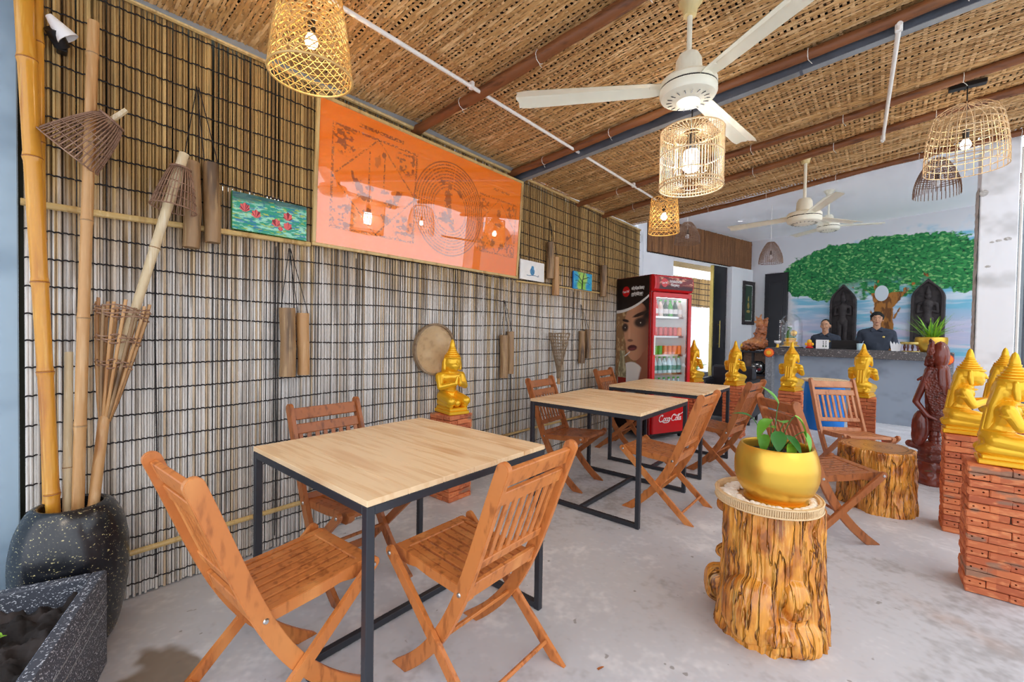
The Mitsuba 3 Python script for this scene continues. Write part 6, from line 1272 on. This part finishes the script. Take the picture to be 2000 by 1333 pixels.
# ---------------------------------------------------------------- the two people behind the counter
def person(label, x, y, rz, h, female):
    k = thing('person', label, 'person'); M = tr(x, y, 0, rz); s = h / 1.70   # local: facing -y
    P = lambda *q: tuple(v * s for v in q); B = lambda a, ra, b, rb: bone(P(*a), ra * s, P(*b), rb * s); g = 0.92 if female else 1.0
    ms = [B((0, 0.0, 1.0), 0.115 * g, (0, 0.0, 1.16), 0.105 * g), m3.Manifold.batch_hull([msph(P(q * 0.145 * g, 0.01, 1.36), (0.06 * s, 0.075 * s, 0.06 * s)) for q in (-1, 1)] + [msph(P(0, 0, 1.14), (0.135 * s * g, 0.095 * s, 0.06 * s))]), m3.Manifold.batch_hull([msph(P(q * 0.165 * g, 0.015, 1.375), 0.05 * s) for q in (-1, 1)] + [msph(P(0, 0.01, 1.42), 0.055 * s)]),
          B((0, 0.005, 1.42), 0.052, (0, -0.015, 1.52), 0.048)]
    for q in (-1, 1):
        ms += [B((q * 0.18 * g, 0.015, 1.37), 0.052, (q * 0.225 * g, 0.03, 1.12), 0.042), B((q * 0.225 * g, 0.03, 1.12), 0.040, (q * 0.215, 0.0, 0.90), 0.030), B((q * 0.215, 0.0, 0.90), 0.028, (q * 0.212, -0.01, 0.83), 0.026),
               B((q * 0.085, 0, 0.93), 0.085, (q * 0.09, 0, 0.50), 0.058), B((q * 0.09, 0, 0.50), 0.056, (q * 0.09, 0.01, 0.09), 0.040), B((q * 0.09, 0.01, 0.05), 0.042, (q * 0.10, -0.14, 0.035), 0.033)]
        for f, dy in enumerate((-0.028, -0.010, 0.008, 0.024)): ms.append(B((q * 0.212, -0.01 + dy, 0.82), 0.0095, (q * 0.205, -0.012 + dy * 1.1, 0.745 - (0.006, 0.014, 0.010, 0)[f]), 0.007))
        ms.append(B((q * 0.20, -0.035, 0.84), 0.010, (q * 0.19, -0.058, 0.785), 0.008))
    hd = [msph(P(0, -0.005, 1.615), (0.073 * s, 0.090 * s, 0.098 * s)), msph(P(0, -0.026, 1.557), (0.054 * s, 0.060 * s, 0.060 * s)), B((0, -0.086, 1.612), 0.007, (0, -0.100, 1.574), 0.011), msph(P(0, -0.062, 1.517), (0.028 * s, 0.022 * s, 0.020 * s))]
    for q in (-1, 1): hd += [msph(P(q * 0.075, 0.005, 1.592), (0.010 * s, 0.02 * s, 0.032 * s)), B((q * 0.012, -0.086, 1.628), 0.008, (q * 0.045, -0.072, 1.630), 0.007), msph(P(q * 0.034, -0.066, 1.575), (0.022 * s, 0.016 * s, 0.018 * s))]
    body = blob(ms + hd, 0.014, 3); v = body.vertices
    part(k, 'body', body, 'skin', True, tw=M)
    # polo shirt: follows the body, ends at neck, cuffs and hips
    sh = [B((0, 0.0, 0.93), 0.135 * g, (0, 0.0, 1.16), 0.122 * g), m3.Manifold.batch_hull([msph(P(q * 0.145 * g, 0.01, 1.36), (0.075 * s, 0.09 * s, 0.07 * s)) for q in (-1, 1)] + [msph(P(0, 0, 1.12), (0.155 * s * g, 0.115 * s, 0.06 * s))]), m3.Manifold.batch_hull([msph(P(q * 0.165 * g, 0.015, 1.378), 0.062 * s) for q in (-1, 1)] + [msph(P(0, 0.012, 1.42), 0.062 * s)])]
    for q in (-1, 1): sh.append(B((q * 0.18 * g, 0.015, 1.37), 0.066, (q * 0.222 * g, 0.026, 1.165), 0.062))
    part(k, 'shirt', noisy(blob(sh, 0.016, 4), 0.006, 14 / s, 3), 'polo', True, tw=M, label='dark blue-grey polo shirt')
    part(k, 'collar', blob([m3.Manifold.batch_hull([msph(P(q * 0.02, -0.048, 1.425), 0.012 * s), msph(P(q * 0.062, -0.02, 1.462), 0.012 * s), msph(P(q * 0.065, -0.07, 1.405), 0.012 * s)]) for q in (-1, 1)] + [B((-0.06, 0.03, 1.46), 0.016, (0.06, 0.03, 1.46), 0.016)], 0.014, 2), 'polo', True, tw=M)
    part(k, 'badge', sph(P(0.085, -0.082, 1.31), 0.022 * s, 8, (1, 0.4, 0.9)), 'brass', True, tw=M, label='small yellow embroidered badge')
    part(k, 'trousers', blob([B((0, 0, 0.96), 0.12, (0, 0, 0.90), 0.125)] + [B((q * 0.085, 0, 0.92), 0.095, (q * 0.09, 0, 0.50), 0.072) for q in (-1, 1)] + [B((q * 0.09, 0, 0.50), 0.072, (q * 0.09, 0.01, 0.08), 0.058) for q in (-1, 1)], 0.02, 2), 'trousers', True, tw=M)
    if female: hm_ = [msph(P(0, 0.018, 1.635), (0.080 * s, 0.088 * s, 0.092 * s)), msph(P(0, 0.09, 1.62), (0.045 * s, 0.035 * s, 0.045 * s))]
    else: hm_ = [msph(P(0, 0.012, 1.645), (0.080 * s, 0.094 * s, 0.086 * s)), m3.Manifold.batch_hull([msph(P(-0.05, -0.045, 1.676), 0.021 * s), msph(P(0.05, -0.048, 1.672), 0.021 * s), msph(P(-0.01, -0.064, 1.668), 0.018 * s)]), B((-0.074, -0.01, 1.66), 0.016, (-0.074, -0.02, 1.60), 0.008), B((0.074, -0.01, 1.66), 0.016, (0.074, -0.02, 1.60), 0.008)]
    hair = m3.Manifold.batch_boolean(hm_, m3.OpType.Add) - msph(P(0, -0.085, 1.575), (0.068 * s, 0.085 * s, 0.080 * s if not female else 0.098 * s))
    q_ = hair.refine_to_length(0.012).to_mesh(); hr = trimesh.Trimesh(q_.vert_properties[:, :3], q_.tri_verts, process=True)
    part(k, 'hair', noisy(hr, 0.004, 60, 2), 'hair', True, tw=M)
    for q in (-1, 1):
        part(k, 'eye', sph(P(q * 0.031, -0.0795, 1.611), 0.0095 * s, 8, (1.25, 0.6, 0.62)), 'eye_white', True, tw=M); part(k, 'iris', sph(P(q * 0.031, -0.0845, 1.611), 0.0055 * s, 8, (1, 0.5, 1)), 'hair', True, tw=M)
        part(k, 'eyebrow', tube([P(q * 0.014, -0.0935, 1.629), P(q * 0.032, -0.089, 1.636), P(q * 0.05, -0.076, 1.630)], [0.0035 * s, 0.004 * s, 0.002 * s], 6), 'hair', True, tw=M)
    part(k, 'lips', sph(P(0, -0.0835, 1.541), 0.02 * s, 10, (1.1, 0.36, 0.34)), 'lip', True, tw=M)
    return k
person('man in a dark polo shirt behind the counter, standing in front of the painted trunk', 2.585, 8.99, 2, 1.655, False)
person('woman with tied-back hair in a dark polo shirt behind the counter, left of the man', 1.925, 8.99, -10, 1.545, True)
# ---------------------------------------------------------------- dark carved wooden figure
k = thing('carved_figure', 'tall glossy dark red carved wooden figure beside the brick pillars', 'carving'); M = tr(2.99, 5.22, 0, -4)
rootb = noisy(blob([m3.Manifold.cylinder(0.20, 0.105, 0.09, 20), bone((-0.07, 0.02, 0.05), 0.05, (-0.03, 0.0, 0.2), 0.05), bone((0.07, -0.03, 0.05), 0.05, (0.03, 0, 0.2), 0.05)], 0.015, 3), 0.015, 18, 6); rootb.vertices[:, 2] = np.maximum(rootb.vertices[:, 2], 0.0)
part(k, 'root_base', rootb, 'mahogany', True, tw=M, label='rough dark base')
part(k, 'dome', blob([msph((0.0, 0, 0.23), (0.105, 0.10, 0.07)), msph((0.0, 0, 0.30), (0.095, 0.09, 0.075)), bone((-0.14, -0.02, 0.33), 0.032, (-0.06, 0, 0.32), 0.045)], 0.012, 3), 'mahogany_carved', True, tw=M, label='textured dome')
part(k, 'neck', lathe([(0.0, 0.34), (0.050, 0.35), (0.040, 0.375), (0.046, 0.39), (0.036, 0.41), (0.045, 0.43), (0.04, 0.47), (0.0, 0.48)], 20, (0.015, 0, 0)), 'mahogany', 30, tw=M)
part(k, 'skirt', blob([m3.Manifold.batch_hull([msph((0.03, 0, 0.47), (0.075, 0.06, 0.012)), msph((0.02, 0, 0.62), (0.070, 0.055, 0.03))]), bone((0.01, 0, 0.62), 0.06, (0.0, 0, 0.86), 0.055)], 0.012, 3), 'mahogany_carved', True, tw=M, label='carved skirt')
part(k, 'gourd', blob([msph((-0.075, -0.045, 0.49), (0.060, 0.05, 0.15)), msph((-0.085, -0.045, 0.42), (0.05, 0.045, 0.10))], 0.012, 2), 'mahogany', True, tw=M, label='polished gourd')
part(k, 'body', blob([msph((0.035, 0.0, 1.115), (0.060, 0.062, 0.125)), bone((0.045, 0.0, 1.00), 0.052, (0.05, 0, 0.86), 0.062), bone((0.05, 0, 0.86), 0.062, (0.055, 0, 0.74), 0.045), bone((-0.02, -0.01, 0.98), 0.045, (0.0, 0, 0.70), 0.055)], 0.012, 3), 'mahogany', True, tw=M, label='smooth hooded back')
part(k, 'face', noisy(blob([msph((-0.02, -0.005, 1.12), (0.032, 0.05, 0.125)), bone((-0.045, -0.01, 1.10), 0.012, (-0.05, -0.01, 1.03), 0.016), bone((-0.02, 0, 1.22), 0.02, (-0.03, 0, 1.255), 0.008)], 0.010, 2), 0.008, 50, 7), 'mahogany_carved', True, tw=M)
part(k, 'arm', blob([bone((-0.03, -0.06, 0.98), 0.030, (-0.11, -0.055, 0.71), 0.024), bone((-0.11, -0.055, 0.71), 0.024, (-0.035, -0.085, 0.60), 0.018), bone((-0.035, -0.085, 0.60), 0.016, (0.02, -0.08, 0.57), 0.010), bone((-0.10, -0.05, 0.90), 0.010, (-0.075, -0.05, 0.92), 0.014)], 0.010, 3), 'mahogany', True, tw=M)
fl = np.array([(-0.02, 1.01), (-0.055, 0.93), (-0.045, 0.82), (-0.02, 0.72), (0.005, 0.66), (0.115, 0.69), (0.095, 0.76), (0.05, 0.80), (0.02, 0.87), (0.01, 0.95), (0.012, 1.0)])
fm = prism(Polygon(fl).buffer(0.008).buffer(0), 0.024); fm.apply_transform(np.array([[1, 0, 0, 0], [0, 0, -1, -0.062], [0, 1, 0, 0], [0, 0, 0, 1.0]])); part(k, 'cloak_edge', fm, 'mahogany_carved', False, tw=M, label='patterned cloak edge')
# ---------------------------------------------------------------- other furniture and the garden edge
k = thing('armchair', 'black armchair behind the golden statue by the doorway', 'armchair')
for lo, hi, n in (((0.62, 6.75, 0.08), (1.22, 7.30, 0.40), 'seat'), ((0.62, 7.22, 0.40), (1.22, 7.38, 0.80), 'backrest'), ((0.55, 6.75, 0.08), (0.66, 7.38, 0.62), 'armrest'), ((1.18, 6.75, 0.08), (1.29, 7.38, 0.62), 'armrest')): part(k, n, box2(lo, hi, 0.03), 'black_paint', 30)
for x in (0.6, 1.24):
    for y in (6.8, 7.32): part(k, 'foot', cyl((x, y, 0), (x, y, 0.09), 0.02, 10), 'black_plastic', 40)
k = thing('blue_barrel', 'bright blue plastic barrel in front of the counter', 'barrel')
part(k, 'body', lathe([(0.0, 0.0), (0.215, 0.0), (0.225, 0.02), (0.235, 0.2), (0.238, 0.22), (0.233, 0.24), (0.235, 0.44), (0.238, 0.46), (0.233, 0.48), (0.222, 0.63), (0.21, 0.65), (0.0, 0.65)], 40, (2.06, 7.32, 0)), 'blue_plastic', 30)
k = solo('wooden_lid', lathe([(0.0, 0.652), (0.27, 0.652), (0.272, 0.66), (0.272, 0.676), (0.268, 0.680), (0.0, 0.680)], 40, (2.06, 7.32, 0)), 'table_wood', 'round pale wooden board lying on the blue barrel', 'board')
k = thing('toy_cup', 'small red and yellow plastic cup on the floor behind the pale chair', 'cup'); TX, TY = 2.71, 6.45
part(k, 'body', lathe([(0.0, 0.0), (0.035, 0.0), (0.042, 0.09), (0.0, 0.09)], 16, (TX, TY, 0)), 'yellow_flower', 30); part(k, 'lid', lathe([(0.045, 0.09), (0.045, 0.105), (0.03, 0.125), (0.0, 0.13)], 16, (TX, TY, 0)), 'red_enamel', 30)
k = solo('bamboo_stake', bamboo_rod((3.60, 5.20, 0.0), (3.58, 5.22, 1.95), 0.016, seed=31), 'bamboo_pale', 'pale bamboo stake standing right of the white column', 'stake')
solo('bamboo_stake', bamboo_rod((3.635, 5.22, 0.0), (3.64, 5.25, 1.62), 0.012, seed=32), 'bamboo_pale', 'shorter pale bamboo stake touching the taller one', 'stake')
solo('white_pipe', cyl((3.516, 5.615, 0.0), (3.516, 5.615, 2.9), 0.010, 12), 'pvc', 'thin white pipe on the right edge of the white column', 'pipe', smooth=40)
def tuft(label, x, y, n, L, m, seed, z=0.0):
    k = thing('grassy_plant', label, 'plant'); r = np.random.default_rng(seed)
    vs = [ply(blade_leaf(L, 0.013 * L / 0.34, l, d_), None, True) for l, d_ in ((1.25, 0.25), (1.0, 0.4), (0.75, 0.35))]
    for i in range(n): part(k, 'leaf', vs[i % 3], m if i % 2 else 'leaf_dark', tw=tr(x + r.normal(0, 0.03), y + r.normal(0, 0.03), z, float(r.random() * 360)) @ T().scale(0.7 + 0.6 * float(r.random())))
tuft('strappy green plant behind the largest golden statue', 3.95, 4.50, 34, 0.40, 'leaf', 1)
tuft('low leafy plant at the right edge behind the nearest brick pillar', 3.85, 3.85, 30, 0.42, 'leaf_bright', 2)
tuft('thin grassy plant between the carved figure and the brick pillar', 3.20, 5.25, 10, 0.40, 'leaf_dark', 3)
tuft('green plant by the bamboo stakes', 3.95, 5.40, 30, 0.45, 'leaf', 4)
k = thing('wall_lamp', 'small black wall lamp far right of the painted tree', 'lamp'); part(k, 'shade', sph((4.12, -0.04, 2.58), 0.07, 12, (1, 0.8, 0.55)), 'black_plastic', True, tw=TB); part(k, 'mount', cyl((4.12, -0.04, 2.58), (4.12, 0.0, 2.58), 0.015, 8), 'black_plastic', 40, tw=TB)
# garden objects outside the doorway
k = thing('garden_rock', 'grey and yellow mossy rock ornament outside the doorway', 'rock'); part(k, 'rock', noisy(blob([msph((-0.95, -1.55, 0.80), (0.17, 0.17, 0.28)), msph((-0.92, -1.60, 1.08), (0.10, 0.10, 0.17)), msph((-1.0, -1.35, 0.6), (0.22, 0.2, 0.2)), msph((-0.97, -1.5, 0.3), (0.28, 0.3, 0.32))], 0.02, 2), 0.04, 9, 2), 'rough_render', True, tw=TB)
k = thing('broad_leaf_plant', 'bright green broad-leaved plant outside the doorway', 'plant'); r_ = np.random.default_rng(6)
lfv = ply(leaf_mesh(0.42, 0.085, 0.3, 8), None, True)
for i in range(16): part(k, 'leaf', lfv, 'leaf_bright' if i % 2 else 'leaf', tw=TB @ tr(-0.62 + r_.normal(0, 0.05), -1.30 + r_.normal(0, 0.12), 0.42 + 0.12 * r_.random(), float(r_.random() * 360)) @ T().rotate([1, 0, 0], 35 + 20 * float(r_.random())) @ T().scale(0.7 + 0.4 * float(r_.random())))
k = thing('low_planter', 'low dark planter wall outside the doorway', 'planter'); part(k, 'wall', cat(box2((-0.62, -2.9, 0), (-0.52, -0.6, 0.46)), box2((-1.4, -2.9, 0), (-0.62, -2.8, 0.46)), box2((-1.4, -0.7, 0), (-0.62, -0.6, 0.46))), 'black_paint', False, tw=TB); part(k, 'soil', box2((-1.4, -2.8, 0), (-0.62, -0.7, 0.40)), 'soil', False, tw=TB)
